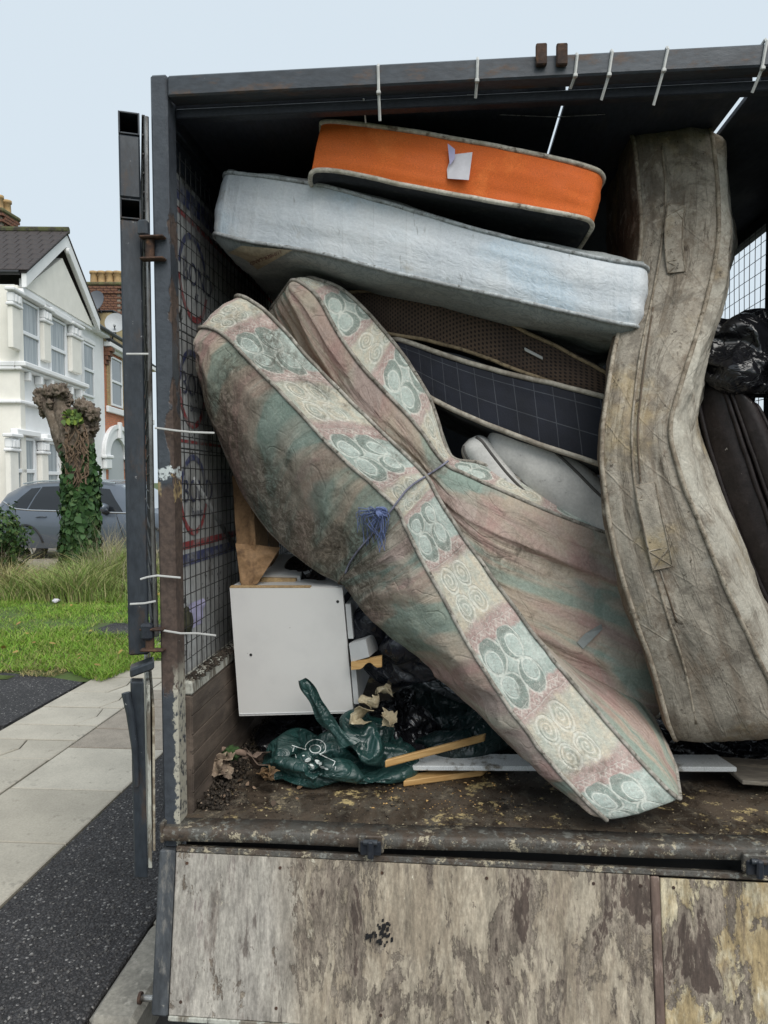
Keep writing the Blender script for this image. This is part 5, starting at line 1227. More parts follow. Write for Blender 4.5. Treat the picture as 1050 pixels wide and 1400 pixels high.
# boxes above the cabinet
wb = thing('board_offcut', 'white board offcut with a bare chipboard edge lying on top of the cabinet', 'board', Q(385, 800, 3.05))
quadbox(Q(374, 758, 3.3), Q(425, 757, 3.3), Q(356, 787, 2.98), Q(410, 787, 2.98), (0, .01, -.02), m_white_plain, 'face', wb)
quadbox(Q(358, 790, 2.96), Q(404, 791, 2.96), Q(354, 803, 2.95), Q(405, 803, 2.95), (0, .3, 0), m_chip, 'edge', wb)
b_ = bag('bin_bag', 'small', Q(440, 786, 3.10), m_bag, None, (.5, 0, .6), .95); tag(b_, 'small black bin bag between the cabinet top and the folded mattress', 'bin bag')
# brown paper sack standing behind
sk = thing('paper_sack', 'tall creased brown paper sack standing behind the white cabinet', 'paper sack', Q(345, 800, 2.98))
def crease_sheet(tl, tr_, bl, br, nu, nv, amp, seed, name, mat, parent, thick=.0):
    u, v = np.meshgrid(np.linspace(0, 1, nu), np.linspace(0, 1, nv), indexing='ij'); u = u[..., None]; v = v[..., None]
    V = (1 - v) * ((1 - u) * tl + u * tr_) + v * ((1 - u) * bl + u * br)
    n = np.cross(tr_ - tl, bl - tl); n /= np.linalg.norm(n)
    V = V + n * (ridge(np.concatenate([u * 2.0, v * 4, 0 * u + seed], -1), 2)[..., None] * amp)
    return mk(name, V.reshape(-1, 3), gridf(nu, nv), mat, parent)
crease_sheet(Q(316, 650, 3.00), Q(345, 652, 2.97), Q(327, 806, 2.93), Q(352, 802, 2.90), 10, 24, .006, 2, 'front', m_card, sk)
crease_sheet(Q(345, 652, 2.97), Q(361, 648, 3.15), Q(352, 802, 2.90), Q(372, 790, 3.1), 8, 24, .008, 5, 'side', m_card, sk)
crease_sheet(Q(322, 742, 2.90), Q(384, 748, 2.95), Q(330, 803, 2.87), Q(352, 798, 2.86), 12, 14, .016, 7, 'fold', m_card, sk)
crease_sheet(Q(361, 648, 3.15), Q(378, 655, 3.3), Q(372, 790, 3.1), Q(384, 780, 3.3), 6, 14, .004, 9, 'back', m_card, sk)
# pole leaning behind the wires
pl_ = tag(MB().tube([P(263, 655, 2.5), P(318, 745, 2.95)], .011, 10).build('plastic_pole', m_gpipe if False else plain('grey_pole', (.30, .31, .31), .5), None, True), 'thin grey pole leaning against the wire side of the cage', 'pole')
# sacks on the bed
b_ = bag('bin_bag', 'ink', Q(552, 872, 2.96), m_bagnavy, None, (1.35, .75, .2), 1.35); tag(b_, 'ink black bin bag squeezed between the cabinet and the folded mattress', 'bin bag')
b_ = bag('bin_bag', 'green', Q(640, 975, 3.34), m_greend, None, (0, 0, .5), 1.35, True); tag(b_, 'dark green refuse sack lying flat in the shade behind the timber', 'refuse sack')
b_ = bag('bin_bag', 'flat', Q(420, 985, 3.2), m_bag, None, (0, 0, 2.0), .7, True); tag(b_, 'black bin bag squashed beneath the white cabinet', 'bin bag')
b_ = bag('bin_bag', 'flat', Q(1020, 1015, 3.4), m_bag, None, (0, 0, .3), 1.0, True); tag(b_, 'flattened black bin bag under the foot of the tall mattress', 'bin bag')
b_ = bag('bin_bag', 'black', Q(545, 985, 3.14), m_bag, None, (.6, .2, 1.2), .9, True); tag(b_, 'black bin bag under the cream foam packing beside the cabinet', 'bin bag')
gb = thing('carrier_bag', 'bottle green plastic carrier bag with a white print and a raised loop handle', 'carrier bag', Q(450, 1055, 2.8))
gbag = bag('bag_body', 'carrier', Q(458, 1020, 2.86), m_green, gb, (-.0, 0, .25), np.array([1.36, 1.2, 1.0]), True)
gb2 = bag('bag_fold', 'small', Q(508, 1008, 2.86), m_green, gb, (.75, .2, .9), .82)
hc = np.array([Q(412, 929, 2.735), Q(424, 950, 2.735), Q(440, 976, 2.74), Q(458, 998, 2.745), Q(480, 1018, 2.74)]); hc = catmull(hc, np.linspace(0, 1, 24))
V = []
for i, p in enumerate(hc):
    w = .012 + .020 * (i / 23) + .006 * math.sin(i * .6); 
    for k in np.linspace(-1, 1, 7): V.append(p + np.array([w * k * .9, -.010 * math.cos(k * 1.4) + .005 * math.sin(k * 5 + i * .4), w * k * .35]))
mk('handle', V, gridf(24, 7), m_green, gb, smooth=True)
V = []
hc2 = catmull(np.array([Q(413, 929, 2.74), Q(424, 938, 2.79), Q(436, 960, 2.80), Q(452, 985, 2.80)]), np.linspace(0, 1, 18))
for i, p in enumerate(hc2):
    for k in np.linspace(-1, 1, 5): V.append(p + np.array([.012 * k, .003 * math.sin(i), .006 * k]))
mk('handle', V, gridf(18, 5), m_green, gb, smooth=True)
tr = bvh([gbag, gb2])
def decal(pts, r, closed=False):
    p = [hit(tr, a, b, .003) for a, b in pts]; p = [q for q in p if q is not None]
    return tube(p, r, 5) if len(p) > 2 else ([], [])
mb = MB()
def ev(pts, n=40):
    return catmull(np.array(pts, float), np.linspace(0, 1, n))
mb.add(*decal(np.vstack([ev([(399, 1019), (408, 1022), (418, 1025)], 12), ev([(418, 1025), (418, 1019), (424, 1013), (433, 1011), (441, 1014), (445, 1020), (444, 1027), (437, 1031)], 30), ev([(437, 1031), (447, 1036), (458, 1041)], 12), ev([(458, 1041), (457, 1044), (455, 1047)], 6)]), .0016))
t = np.linspace(0, 2 * np.pi, 26); mb.add(*decal(np.stack([431 + 7.5 * np.cos(t), 1024 + 5.5 * np.sin(t)], -1), .0016))
for q in (((402, 1022), (400, 1028)), ((404, 1032), (405, 1036)), ((459, 1048), (458, 1053))): mb.add(*decal(ev([q[0], ((q[0][0] + q[1][0]) / 2, (q[0][1] + q[1][1]) / 2), q[1]], 5), .0012))
for cx, cy, rx, ry, an in ((421, 1039, 4.5, 2.6, -.5), (435, 1042, 5.5, 2.8, .5), (440, 1048, 4.5, 2.4, .6), (426, 1046, 3, 1.6, .4), (446, 1051, 3, 1.5, .3), (415, 1033, 1.8, 1, 0)):
    ring = []; 
    for q in np.linspace(0, 2 * np.pi, 12, endpoint=False):
        x, y = rx * math.cos(q), ry * math.sin(q); h = hit(tr, cx + x * math.cos(an) - y * math.sin(an), cy + x * math.sin(an) + y * math.cos(an), .003)
        if h is not None: ring.append(h)
    if len(ring) > 3: mb.add(ring, [list(range(len(ring)))])
if mb.n: mb.build('print', m_print, gb)
# timber and trim
def plank(name, a, b, wv, hv, mat, label, cat, ch=.003):
    a, b = np.asarray(a), np.asarray(b); O = a
    return tag(MB().obox(O, b - a, wv, hv, ch).build(name, mat), label, cat)
plank('timber_batten', Q(526, 1050, 2.72), Q(662, 1014, 2.90), (.008, .022, 0), (0, 0, .024), m_pine, 'pine batten propped up across the green bag', 'timber')
plank('timber_offcut', Gd(551, 1076, ZF + .002), Gd(660, 1061, ZF + .002), (.03, .07, .0), (0, 0, .020), m_pine, 'flat pine offcut on the bed under the white trim board', 'timber')
plank('timber_block', Gd(630, 1036, ZF + .002), Gd(670, 1034, ZF + .002), (0.01, .06, 0), (.0, 0, .040), m_pine, 'short pine block behind the white trim board', 'timber')
plank('trim_board', Q(564, 1054, 2.80), Q(1008, 1056, 2.80), (-.03, .10, .006), (0, 0, .017), grime('white_trim', (.62, .64, .64), (.58, .60, .60), (.16, .14, .11), sc=3, stretch=(1, 1, 1), rough=.45, bstr=.05, fine=300), 'long white trim board lying across the bed', 'trim board')
plank('grey_plank', Q(1015, 1073, 2.74), Q(1100, 1079, 2.74), (-.02, .22, 0), (0, 0, .014), grime('grey_wood', (.19, .17, .14), (.13, .115, .095), (.30, .26, .2), sc=9, stretch=(.3, 1, 1), rough=.85), 'worn grey plank at the right end of the bed', 'plank')
plank('skirting_offcut', Q(580, 912, 3.15), Q(640, 948, 3.10), (.02, .06, 0), (0.003, 0, .02), m_white_plain, 'narrow white offcut under the folded mattress', 'board')
tb = tag(MB().tube([Q(278, 1019, 2.86), Q(300, 1024, 2.82), Q(338, 1030, 2.78)], .010, 12).build('cardboard_tube', grime('tube_card', (.24, .17, .13), (.18, .125, .095), sc=9, rough=.85), None, True), 'pale brown cardboard tube lying in the left corner of the bed', 'tube')
def scrap(name, c, r, mat, label, cat, seed, amp=.7, fr__=3.2, group=None, sub=3):
    o = blob(name, c, r, mat, None, seed, amp, sub, fr__, smooth=False); return tag(o, label, cat, group)
scrap('moss_clump', Q(317, 1030, 2.80), (.022, .02, .020), m_moss, 'bright green moss clump beside the cardboard tube', 'moss', 3, .8, 7, sub=4)
def crumpled(name, c, r, mat, label, cat, seed, n=1, parent=None, group=None):
    """a few crushed, curled sheets with sharp creases"""
    rs = np.random.RandomState(seed); Vs, Fs = [], []; m = 15
    for k in range(n):
        u, v = np.meshgrid(np.linspace(-1, 1, m), np.linspace(-1, 1, m), indexing='ij'); p = np.stack([u, v, 0 * u], -1).reshape(-1, 3)
        ed_ = 1 - .35 * np.abs(vnoise(p * 2.3 + seed + k)); p = p * ed_[:, None]
        h = 0
        for _ in range(9):
            a_ = rs.rand() * 6.28; q = p[:, 0] * math.cos(a_) + p[:, 1] * math.sin(a_) - rs.uniform(-.6, .6); h = h + rs.choice([-1, 1]) * rs.uniform(.1, .4) * np.abs(q)
        p[:, 2] = h - h.mean() + .5 * (p[:, 0] ** 2 * rs.uniform(-1, 1) + p[:, 1] ** 2 * rs.uniform(-1, 1))
        R3 = np.array(Matrix.Rotation(rs.uniform(-.9, .9), 3, 'X') @ Matrix.Rotation(rs.uniform(-.9, .9), 3, 'Y') @ Matrix.Rotation(rs.uniform(0, 6.28), 3, 'Z'))
        p = (p @ R3.T) * r * rs.uniform(.6, 1.0) + np.array(c) + rs.randn(3) * r * (.55 if n > 1 else 0) * [1, .8, .35]
        p[:, 2] = np.maximum(p[:, 2], ZF + .002 + .002 * k); Vs.append(p); Fs.append(gridf(m, m) + k * m * m)
    o = mk(name, np.concatenate(Vs), np.concatenate(Fs), mat, parent); md = o.modifiers.new('thickness', 'SOLIDIFY'); md.thickness = .0012
    return tag(o, label, cat, group)
crumpled('crushed_card', Q(345, 1036, 2.80), .055, grime('dusty_card', (.15, .105, .08), (.10, .072, .056), sc=9, rough=.9), 'crushed dusty brown card left of the green bag', 'card', 13, 2)
crumpled('dead_foliage', Q(300, 1046, 2.74), .034, m_leafpale, 'crumpled pale dead foliage against the left side board', 'foliage', 17, 9)
crumpled('dead_foliage', Q(370, 1056, 2.66), .026, m_leafdry, 'curled brown dead leaves in front of the green bag', 'foliage', 23, 5)
for i, (px, py, Y, r, lab_) in enumerate(((514, 962, 2.84, .042, 'largest crumpled piece of cream foam packing beside the cabinet'), (496, 984, 2.80, .036, 'cream foam packing piece lying lowest by the cabinet corner'), (522, 946, 2.88, .032, 'uppermost piece of cream foam packing below the ink black bag'), (530, 985, 2.82, .03, 'cream foam packing piece nearest the pine batten'))):
    crumpled('foam_piece', Q(px, py, Y), r, m_foam, lab_, 'foam packing', 40 + i * 3, 2, None, 'cream foam packing pieces')
# dirt, crumbs and flakes strewn over the bed: uncountable litter
V, Fc, base = [], [], 0
def litter(name, n, fx, mat, s0, s1, flat=.4, org_=(0, 0, ZF)):
    V, Fc = [], []
    tet = np.array([[1, 0, 0], [-.5, .8, 0], [-.6, -.7, 0], [0, 0, 1]], float); ft = np.array([[0, 1, 3], [1, 2, 3], [2, 0, 3], [0, 2, 1]])
    for i in range(n):
        x, y, z = fx(); s = s0 + (s1 - s0) * rng.rand() ** 2.5; a = rng.rand() * 6.28
        b = tet * s * (.5 + rng.rand(4, 1)) * np.array([1, 1, flat]); R3 = np.array([[math.cos(a), -math.sin(a), 0], [math.sin(a), math.cos(a), 0], [0, 0, 1]])
        V.append(b @ R3 + [x, y, z]); Fc.append(ft + 4 * i)
    o = mk(name, np.concatenate(V), np.concatenate(Fc), mat, None, org=org_); o['kind'] = 'stuff'; return o
def corner():
    t = rng.rand() ** 1.5; x = XLOW + .002 + abs(rng.randn()) * .055 * (1 - .3 * t); y = YR + .10 + 1.2 * rng.rand() ** 1.3
    return x, y, ZF + max(0, .030 - .3 * (x - XLOW)) * rng.rand()
litter('dirt_pile', 1500, corner, m_dirt, .003, .014, .8)
litter('leaf_litter', 260, corner, m_leafpale, .003, .010, .5)
def ledge_(): return XM + .002 + rng.rand() * .05, YR + .09 + rng.rand() * 1.4, 1.0355
litter('ledge_dirt', 900, ledge_, m_dirt, .003, .012, .8)
def bed_(): return rng.uniform(XLOW + .01, 1.3), YR + .035 + 1.0 * rng.rand() ** 1.4, ZF + .0005
litter('bed_crumbs', 900, bed_, m_foam, .0012, .006, .35); litter('dark_crumbs', 1600, bed_, m_dirt, .002, .009, .5)
def gbag_(): return rng.uniform(-.25, .2), rng.uniform(2.35, 2.7), ZF + .001
litter('wood_splinters', 160, gbag_, m_pine, .002, .008, .4)
lv = [(rng.uniform(-.74, -.45), rng.uniform(2.32, 2.7), ZF + .012) for _ in range(22)]
leaves('fallen_leaves', np.array(lv), np.tile([0, 0, 1.0], (22, 1)), .018, [(.16, .10, .06), (.24, .17, .12), (.09, .06, .04)], None, 1.2, org=(-.6, 2.5, ZF))['kind'] = 'stuff'
o = tag(blob('scrap_card', P(256, 850, 2.40), (.014, .03, .045), m_olive, None, 3, .4, 3), 'olive scrap jammed behind the wires above the side ledge', 'scrap')
cr = tag(crease_sheet(P(262, 826, 2.42), P(283, 818, 2.58), P(262, 862, 2.42), P(281, 852, 2.56), 8, 8, .01, 4, 'crumpled_wrapper', m_paperp, None), 'crumpled lilac wrapper caught in the wire side of the cage', 'wrapper')
# ================================================================== houses across the verge
fd = ray(478, 657.5); fd[2] = 0; fd /= np.linalg.norm(fd); fnv = np.array([fd[1], -fd[0], 0])
O_b = P(60, 500, 19.0); O_b[2] = 0
def fz(px, py, offn=0.0):                       # facade pixel -> (u along the facade, height)
    o = O_b + fnv * offn; d = ray(px, py); t = np.dot(o - CAM, fnv) / np.dot(d, fnv); p = CAM + d * t
    return np.dot(p - o, fd), p[2]
def W(u, n, z): return O_b + fd * u + fnv * n + np.array([0, 0, z])
def fbox(mb, u0, u1, n0, n1, z0, z1, ch=.01): return mb.obox(W(u0, n0, z0), fd * (u1 - u0), fnv * (n1 - n0), (0, 0, z1 - z0), ch)
h1 = thing('terraced_house', 'white rendered bay fronted house with a tiled gable', 'house', W(1.5, -3, 0))
h2 = thing('terraced_house', 'red and yellow brick house with a white arched porch', 'house', W(9, -4, 0))
MAIN = -.75
uG0, _ = fz(27, 450); uG1, _ = fz(112, 450); print('bay', uG0, uG1)
_, zsill = fz(60, 506); _, zeav = fz(60, 392); _, zsl2 = fz(60, 560)
print('sill', zsill, 'head', fz(42, 418)[1], 'gable foot', fz(60, 393), 'apex', fz(84, 318), 'main', fz(130, 500, MAIN), fz(146, 500, MAIN), 'eaves', fz(130, 452, MAIN)[1])
def wallbox(name, u0, u1, n0, n1, z0, z1, mat, par, uvs=None):
    mb = MB(); fbox(mb, u0, u1, n0, n1, z0, z1, .005)
    V = np.concatenate(mb.v); rel = V - O_b; uv = np.stack([rel @ fd + rel @ fnv, V[:, 2]], -1)
    return mk(name, V, mb.f, mat, par, uv=uv)
def window(par, u0, u1, z0, z1, n, name='window', mat=None, pane=None, curtain=True, bar=.5):
    mat = mat or m_upvc; t = .07
    mb = MB(); fbox(mb, u0, u0 + t, n - .03, n + .05, z0, z1, .008); fbox(mb, u1 - t, u1, n - .03, n + .05, z0, z1, .008)
    fbox(mb, u0 + t, u1 - t, n - .03, n + .05, z1 - t, z1, .008); fbox(mb, u0 + t, u1 - t, n - .03, n + .05, z0, z0 + t, .008)
    zm = z0 + (z1 - z0) * bar; fbox(mb, u0 + t, u1 - t, n - .03, n + .06, zm - .045, zm + .045, .008)
    w = mb.build(name, mat, par)
    for a, b in ((z0 + t, zm - .045), (zm + .045, z1 - t)):
        m = MB(); fbox(m, u0 + t, u1 - t, n + .004, n + .012, a, b, .001); m.build('pane', pane or m_glass, w)
        if curtain:
            uu = np.linspace(u0 + t + .01, u1 - t - .01, 60); V = []
            for z in (a + .01, b - .01): V += [W(q, n + .0145 + .002 * math.sin(i * 1.9 + math.sin(i)) , z) for i, q in enumerate(uu)]
            mk('net_curtain', V, gridf(2, 60), m_cur, w)
    return w
with Mat('net_curtain_behind_glass') as M:
    o = coords(); n = noise(scl(o, (7, 7, .3)), 2, 4, .6)
    m_cur = M.set(cmix(ss(n, .3, .7), (.22, .25, .265), (.40, .43, .445)), .25, spec=.4)
# bay: front wall in pieces round the windows, near side wall
zr0 = fz(27, 393)[1]
ZE = fz(112, 440)[1]                    # wall head under the gable
wallbox('front_wall', uG0, uG1, -1.2, -.10, 0, ZE, m_render, h1)
wallbox('bay_side', uG0 - .02, uG0 + .25, -1.2, -.02, 0, ZE - .02, m_cream, h1)
wins = []
for px0, px1, pt, pb in ((31, 56, 414, 503), (70, 92, 437, 520)):
    pm = (px0 + px1) / 2; u0, u1 = fz(px0, 450)[0], fz(px1, 450)[0]; z1, z0 = fz(pm, pt)[1], fz(pm, pb)[1]; print('win', u0, u1, z0, z1)
    window(h1, u0, u1, z0, z1, -.08)
    mb = MB(); fbox(mb, u0 - .15, u1 + .12, -.098, .10, z1 + .03, z1 + .18, .02); mb.build('window_hood', m_render, h1)
for px0, px1, pt, pb in ((24, 50, 598, 690), (64, 82, 604, 690)):
    pm = (px0 + px1) / 2; u0, u1 = fz(px0, 620)[0], fz(px1, 620)[0]; z1 = fz(pm, pt)[1]; z0 = fz(pm, pb)[1]
    window(h1, u0, u1, max(.7, z0), z1, -.08)
    mb = MB(); fbox(mb, u0 - .15, u1 + .12, -.098, .08, z1 + .03, z1 + .17, .02); mb.build('window_hood', m_render, h1)
def pier(pxa, pxb, zt, zb_, par=h1):
    u0, u1 = fz(pxa, 470)[0], fz(pxb, 470)[0]; mb = MB(); fbox(mb, u0, u1, -.098, .03, zb_, zt - .42, .02); p = mb.build('pier', m_cream, par)
    mb = MB(); fbox(mb, u0 - .06, u1 + .06, -.098, .08, zt - .415, zt - .34, .02)
    for i in range(5):                   # leafy capital
        a = u0 + (u1 - u0) * (i + .5) / 5; fbox(mb, a - .07, a + .07, -.09, .07 + .03 * (i % 2), zt - .335, zt - .10 - .04 * (i % 2), .03)
    fbox(mb, u0 - .10, u1 + .10, -.098, .12, zt - .085, zt, .02); mb.build('capital', m_render, p)
zc1 = fz(65, 424)[1]; zc2 = fz(58, 604)[1]
pier(59, 68.5, zc1 + .05, zsill + .25); pier(97, 110, zc1 + .05, zsill + .25); pier(16, 27.5, zc1 + .05, zsill + .25)
pier(52, 61, zc2 + .1, 0.3); pier(84, 95, zc2 + .1, .3); pier(8, 20, zc2 + .1, .3)
# near pier face, bands, sill course with corbels
def band(zlo, zhi, n1, mat=m_render, name='band'):
    mb = MB(); fbox(mb, uG0 - .12, uG1 + .08, -.096, n1, zlo, zhi, .02); mb.obox(W(uG0 - .12, -1.2, zlo), fd * .1, fnv * 1.10, (0, 0, zhi - zlo), .02); return mb.build(name, mat, h1)
band(zsill - .12, zsill, .16, name='sill_course'); band(zsill - .20, zsill - .125, .06, name='sill_course')
for i in range(6):
    u = uG0 + (uG1 - uG0) * (i + .5) / 6; mb = MB(); fbox(mb, u - .06, u + .06, -.09, .09, zsill - .42, zsill - .205, .02); mb.build('corbel', m_render, h1)
zb1 = fz(60, 556)[1]; band(zb1 - .05, zb1 + .03, .03)
# gable with bargeboards
ua0, za0 = fz(27, 392); ua1, za1 = fz(127, 436); uap, zap = fz(84, 318)
zf = ZE; hw = (uG1 - uG0) / 2 + .35; um = 1.32; zt = zap - .42; GL, GR = -1.25, 3.85; zf = 6.45;
print('gable', um, uap, zf, zt, ua0, ua1, za0, za1)
tri = [W(GL + .1, .05, zf - .1), W(GR - .1, .05, zf - .1), W(um, .05, zt - .3)]
trb = [q + fnv * -.2 for q in tri]
mk('gable_wall', tri + trb, [[0, 1, 2], [5, 4, 3], [0, 3, 4, 1], [1, 4, 5, 2], [2, 5, 3, 0]], m_cream, h1)
mb = MB(); fbox(mb, GL + .05, GR - .1, -.08, .02, zf - .20, zf + .10, .02); mb.build('fascia', m_render, h1)
for sgn, ue in ((-1, GL - .15), (1, GR + .15)):
    a, b = W(ue, .06, zf - .18), W(um, .06, zt); d = b - a
    MB().obox(a, d, fnv * .12, (0, 0, .42) , .015).build('bargeboard', m_render, h1)
MB().cyl(W(um, .18, zt - .12), W(um, .26, zt - .12), .09, 14).build('gable_boss', m_render, h1)
# roof: near slope in separate tiles, far slope as one board
slope = W(um, 0, zt + .42) - W(GL - .2, 0, zf - .18 + .42); sl_len = np.linalg.norm(slope); sd = slope / sl_len
ndir = -fnv; nrm_ = np.cross(sd, fnv); nrm_ = nrm_ if nrm_[2] > 0 else -nrm_
rf = MB().obox(W(GL - .2, .2, zf + .20), slope, ndir * 7, nrm_ * -.06, .01).build('roof', m_tile, h1)
nc = 8; cw = .30; ch_ = sl_len / nc; tme = None
tb_ = MB().obox(np.zeros(3), ndir * (cw - .012), sd * (ch_ + .05), nrm_ * .035, .012)
half_ = MB().obox(np.zeros(3), ndir * (cw / 2 - .012), sd * (ch_ + .05), nrm_ * .035, .012); tms = {}
for r_ in range(nc):
    for c_ in range(-1, 14):
        if c_ < 0 and r_ % 2 == 0: continue
        og = W(GL - .2, .2, zf + .20) + sd * (r_ * ch_ - .02) + ndir * ((-.06 if c_ < 0 else c_ * cw + (cw / 2 if r_ % 2 else 0) - .06)) + nrm_ * (.012 + .004 * rng.rand())
        src = half_ if c_ < 0 else tb_
        if (c_ < 0) not in tms:
            o = mk('roof_tile', np.concatenate(src.v) + og, src.f, m_tile, None, org=og); tms[c_ < 0] = o.data
        else:
            o = bpy.data.objects.new('roof_tile', tms[c_ < 0]); COL.objects.link(o)
        o.parent = rf; o.location = og - ORG[rf.name]
sl2 = W(GR + .2, .2, zf + .20) - W(um, .2, zt + .42); MB().obox(W(um, .2, zt + .42), sl2, ndir * 7, np.cross(fnv, sl2 / np.linalg.norm(sl2)) * -.06, .01).build('roof', m_tile, h1)
MB().tube([W(um, .24, zt + .44), W(um, -7, zt + .44)], .10, 10).build('ridge', m_tilem, h1)
for i in range(12): pass
MB().tube([W(GL - .22, .05, zf + .16), W(GL - .22, -7, zf + .16)], .06, 8).build('gutter', m_gutter, h1)
wallbox('flank_wall', uG0 + .0, uG1, -7, -1.21, 0, ZE, m_render, h1)
# main wall, its window and roof
um0, um1 = uG1 + .0, fz(142, 500, MAIN)[0]; ze = fz(130, 456, MAIN)[1]
wallbox('front_wall', um0 + .005, um1, MAIN - .3, MAIN, 0, ze, m_render, h1)
u0, u1 = fz(111, 500, MAIN)[0], fz(126, 500, MAIN)[0]; window(h1, u0, u1, fz(118, 542, MAIN)[1], fz(118, 470, MAIN)[1], MAIN + .03)
mb = MB(); fbox(mb, u0 - .12, u1 + .12, MAIN + .002, MAIN + .10, fz(118, 470, MAIN)[1] + .02, fz(118, 470, MAIN)[1] + .16, .02); mb.build('window_hood', m_render, h1)
mb = MB(); fbox(mb, um0, um1 + .02, MAIN - .1, MAIN + .22, ze, ze + .16, .02); mb.build('soffit', m_render, h1)
MB().tube([W(um0 - .1, MAIN + .28, ze + .17), W(um1 + 4, MAIN + .28, ze + .17)], .07, 8).build('gutter', m_gutter, h1)
def slate_roof(par, ua, ub, zlo):
    a = W(ua, MAIN + .25, zlo); up = -fnv * 3.8 + np.array([0, 0, 3.0]); L_ = np.linalg.norm(up); ud = up / L_; nn = np.cross(fd, ud); nn = nn if nn[2] > 0 else -nn
    base = MB().obox(a, fd * (ub - ua), up, nn * -.08, .01).build('roof', m_slate, par)
    mb = MB()
    for r in range(16):
        for c in range(int((ub - ua) / .25)):
            mb.obox(a + ud * (r * .25) + fd * (c * .25 + (.125 if r % 2 else 0)) + nn * .003, fd * .24, ud * .29, nn * (.02 + .006 * rng.rand()), .003)
    o = mb.build('slates', m_slate, base); o['kind'] = 'stuff'
slate_roof(h1, um0, um1, ze + .2)
# brick house
ub0, ub1 = um1 + .005, um1 + 6.5
ze2 = fz(160, 500, MAIN)[1]; ze2 = fz(158, 482, MAIN)[1]
wallbox('front_wall', ub0, ub1, MAIN - .3, MAIN - .002, 0, ze2, m_brick_red, h2)
px0, px1 = 150, 165
u0, u1 = fz(px0, 520, MAIN)[0], fz(px1, 520, MAIN)[0]; z0, z1 = fz(157, 556, MAIN)[1], fz(157, 490, MAIN)[1]; print('bw', u0, u1, z0, z1, ub0, ze2)
window(h2, u0, u1, z0, z1, MAIN + .02, pane=m_gdark, curtain=False)
for a, b in ((u0 - .38, u0 - .02), (u1 + .02, u1 + .5)): wallbox('quoin', a, b, MAIN - .001, MAIN + .03, z0 - .05, z1 + .1, m_brick_yel, h2)
mb = MB(); fbox(mb, u0 - .3, u1 + .3, MAIN + .001, MAIN + .12, z1 + .12, z1 + .5, .03); mb.build('lintel', m_render, h2)
mb = MB(); fbox(mb, ub0 + .1, ub1, MAIN + .001, MAIN + .10, z0 - .28, z0 - .06, .02); mb.build('string_course', m_render, h2)
mb = MB()
for i in range(4): fbox(mb, ub0 + .02, ub0 + .40, MAIN + .001, MAIN + .06 + .07 * i, ze2 - .62 + .15 * i, ze2 - .48 + .15 * i, .01)
mb.build('corbel', m_chbrick, h2)
mb = MB(); fbox(mb, ub0, ub1, MAIN + .001, MAIN + .25, ze2, ze2 + .16, .02); mb.build('soffit', m_render, h2)
slate_roof(h2, ub0, ub1, ze2 + .2)
# arched porch: white surround with inner arch
ucx, zcx = fz(153, 610, MAIN); uo0 = fz(139, 620, MAIN)[0]; uo1 = fz(176, 620, MAIN)[0]; ztop = fz(157, 582, MAIN)[1]; zsp = fz(142, 622, MAIN)[1]
uc_ = (uo0 + uo1) / 2; ro = (uo1 - uo0) / 2; print('arch', uc_, ro, ztop, zsp)
def archring(name, r0, r1, asp, n0, n1, mat, par):
    t = np.linspace(0, math.pi, 33); V = []
    for n in (n0, n1):
        for r in (r0, r1): V += [W(uc_ + r * math.cos(a), n, zsp + r * asp * math.sin(a)) for a in t]
    Fc = []
    for i in range(32): Fc += [[66 + i, 66 + i + 1, 99 + i + 1, 99 + i], [33 + i, 34 + i, 100 + i, 99 + i], [i, i + 1, 67 + i, 66 + i]]
    return mk(name, V, Fc, mat, par)
asp = (ztop - zsp) / ro
ar = archring('porch_arch', ro * .58, ro, asp, MAIN - .25, MAIN + .10, m_render, h2); archring('arch_moulding', ro * .90, ro * 1.03, asp, MAIN + .101, MAIN + .16, m_render, ar)
mb = MB(); fbox(mb, uc_ - .12, uc_ + .12, MAIN + .101, MAIN + .22, ztop - ro * .42 * asp, ztop + .12, .02); mb.build('keystone', m_render, ar)
mb = MB(); fbox(mb, uc_ - ro * .57, uc_ + ro * .57, MAIN + .0, MAIN + .008, .2, zsp, .002); 
V = [W(uc_ + ro * .575 * math.cos(a), MAIN + .006, zsp + ro * .575 * asp * math.sin(a)) for a in np.linspace(0, math.pi, 24)]; V = V + [q - fnv * .02 for q in V]
mk('porch_recess', V, [list(range(24)), list(range(47, 23, -1))], m_dishl, h2)
mb.build('porch_door', m_dishl, h2)
for s_ in (-1, 1):
    a = uc_ + s_ * ro * .79; mb = MB(); fbox(mb, a - ro * .26, a + ro * .26, MAIN + .001, MAIN + .2, zsp - .12, zsp, .03); fbox(mb, a - ro * .2, a + ro * .2, MAIN + .001, MAIN + .16, zsp - .5, zsp - .125, .05); mb.build('porch_capital', m_render, h2)
lamp_ = MB(); fbox(lamp_, uc_ - ro * 1.05, uc_ - ro * .7, MAIN + .002, MAIN + .35, zsp - 1.15, zsp - 1.0, .03); lamp_.build('porch_light', m_slate, h2)
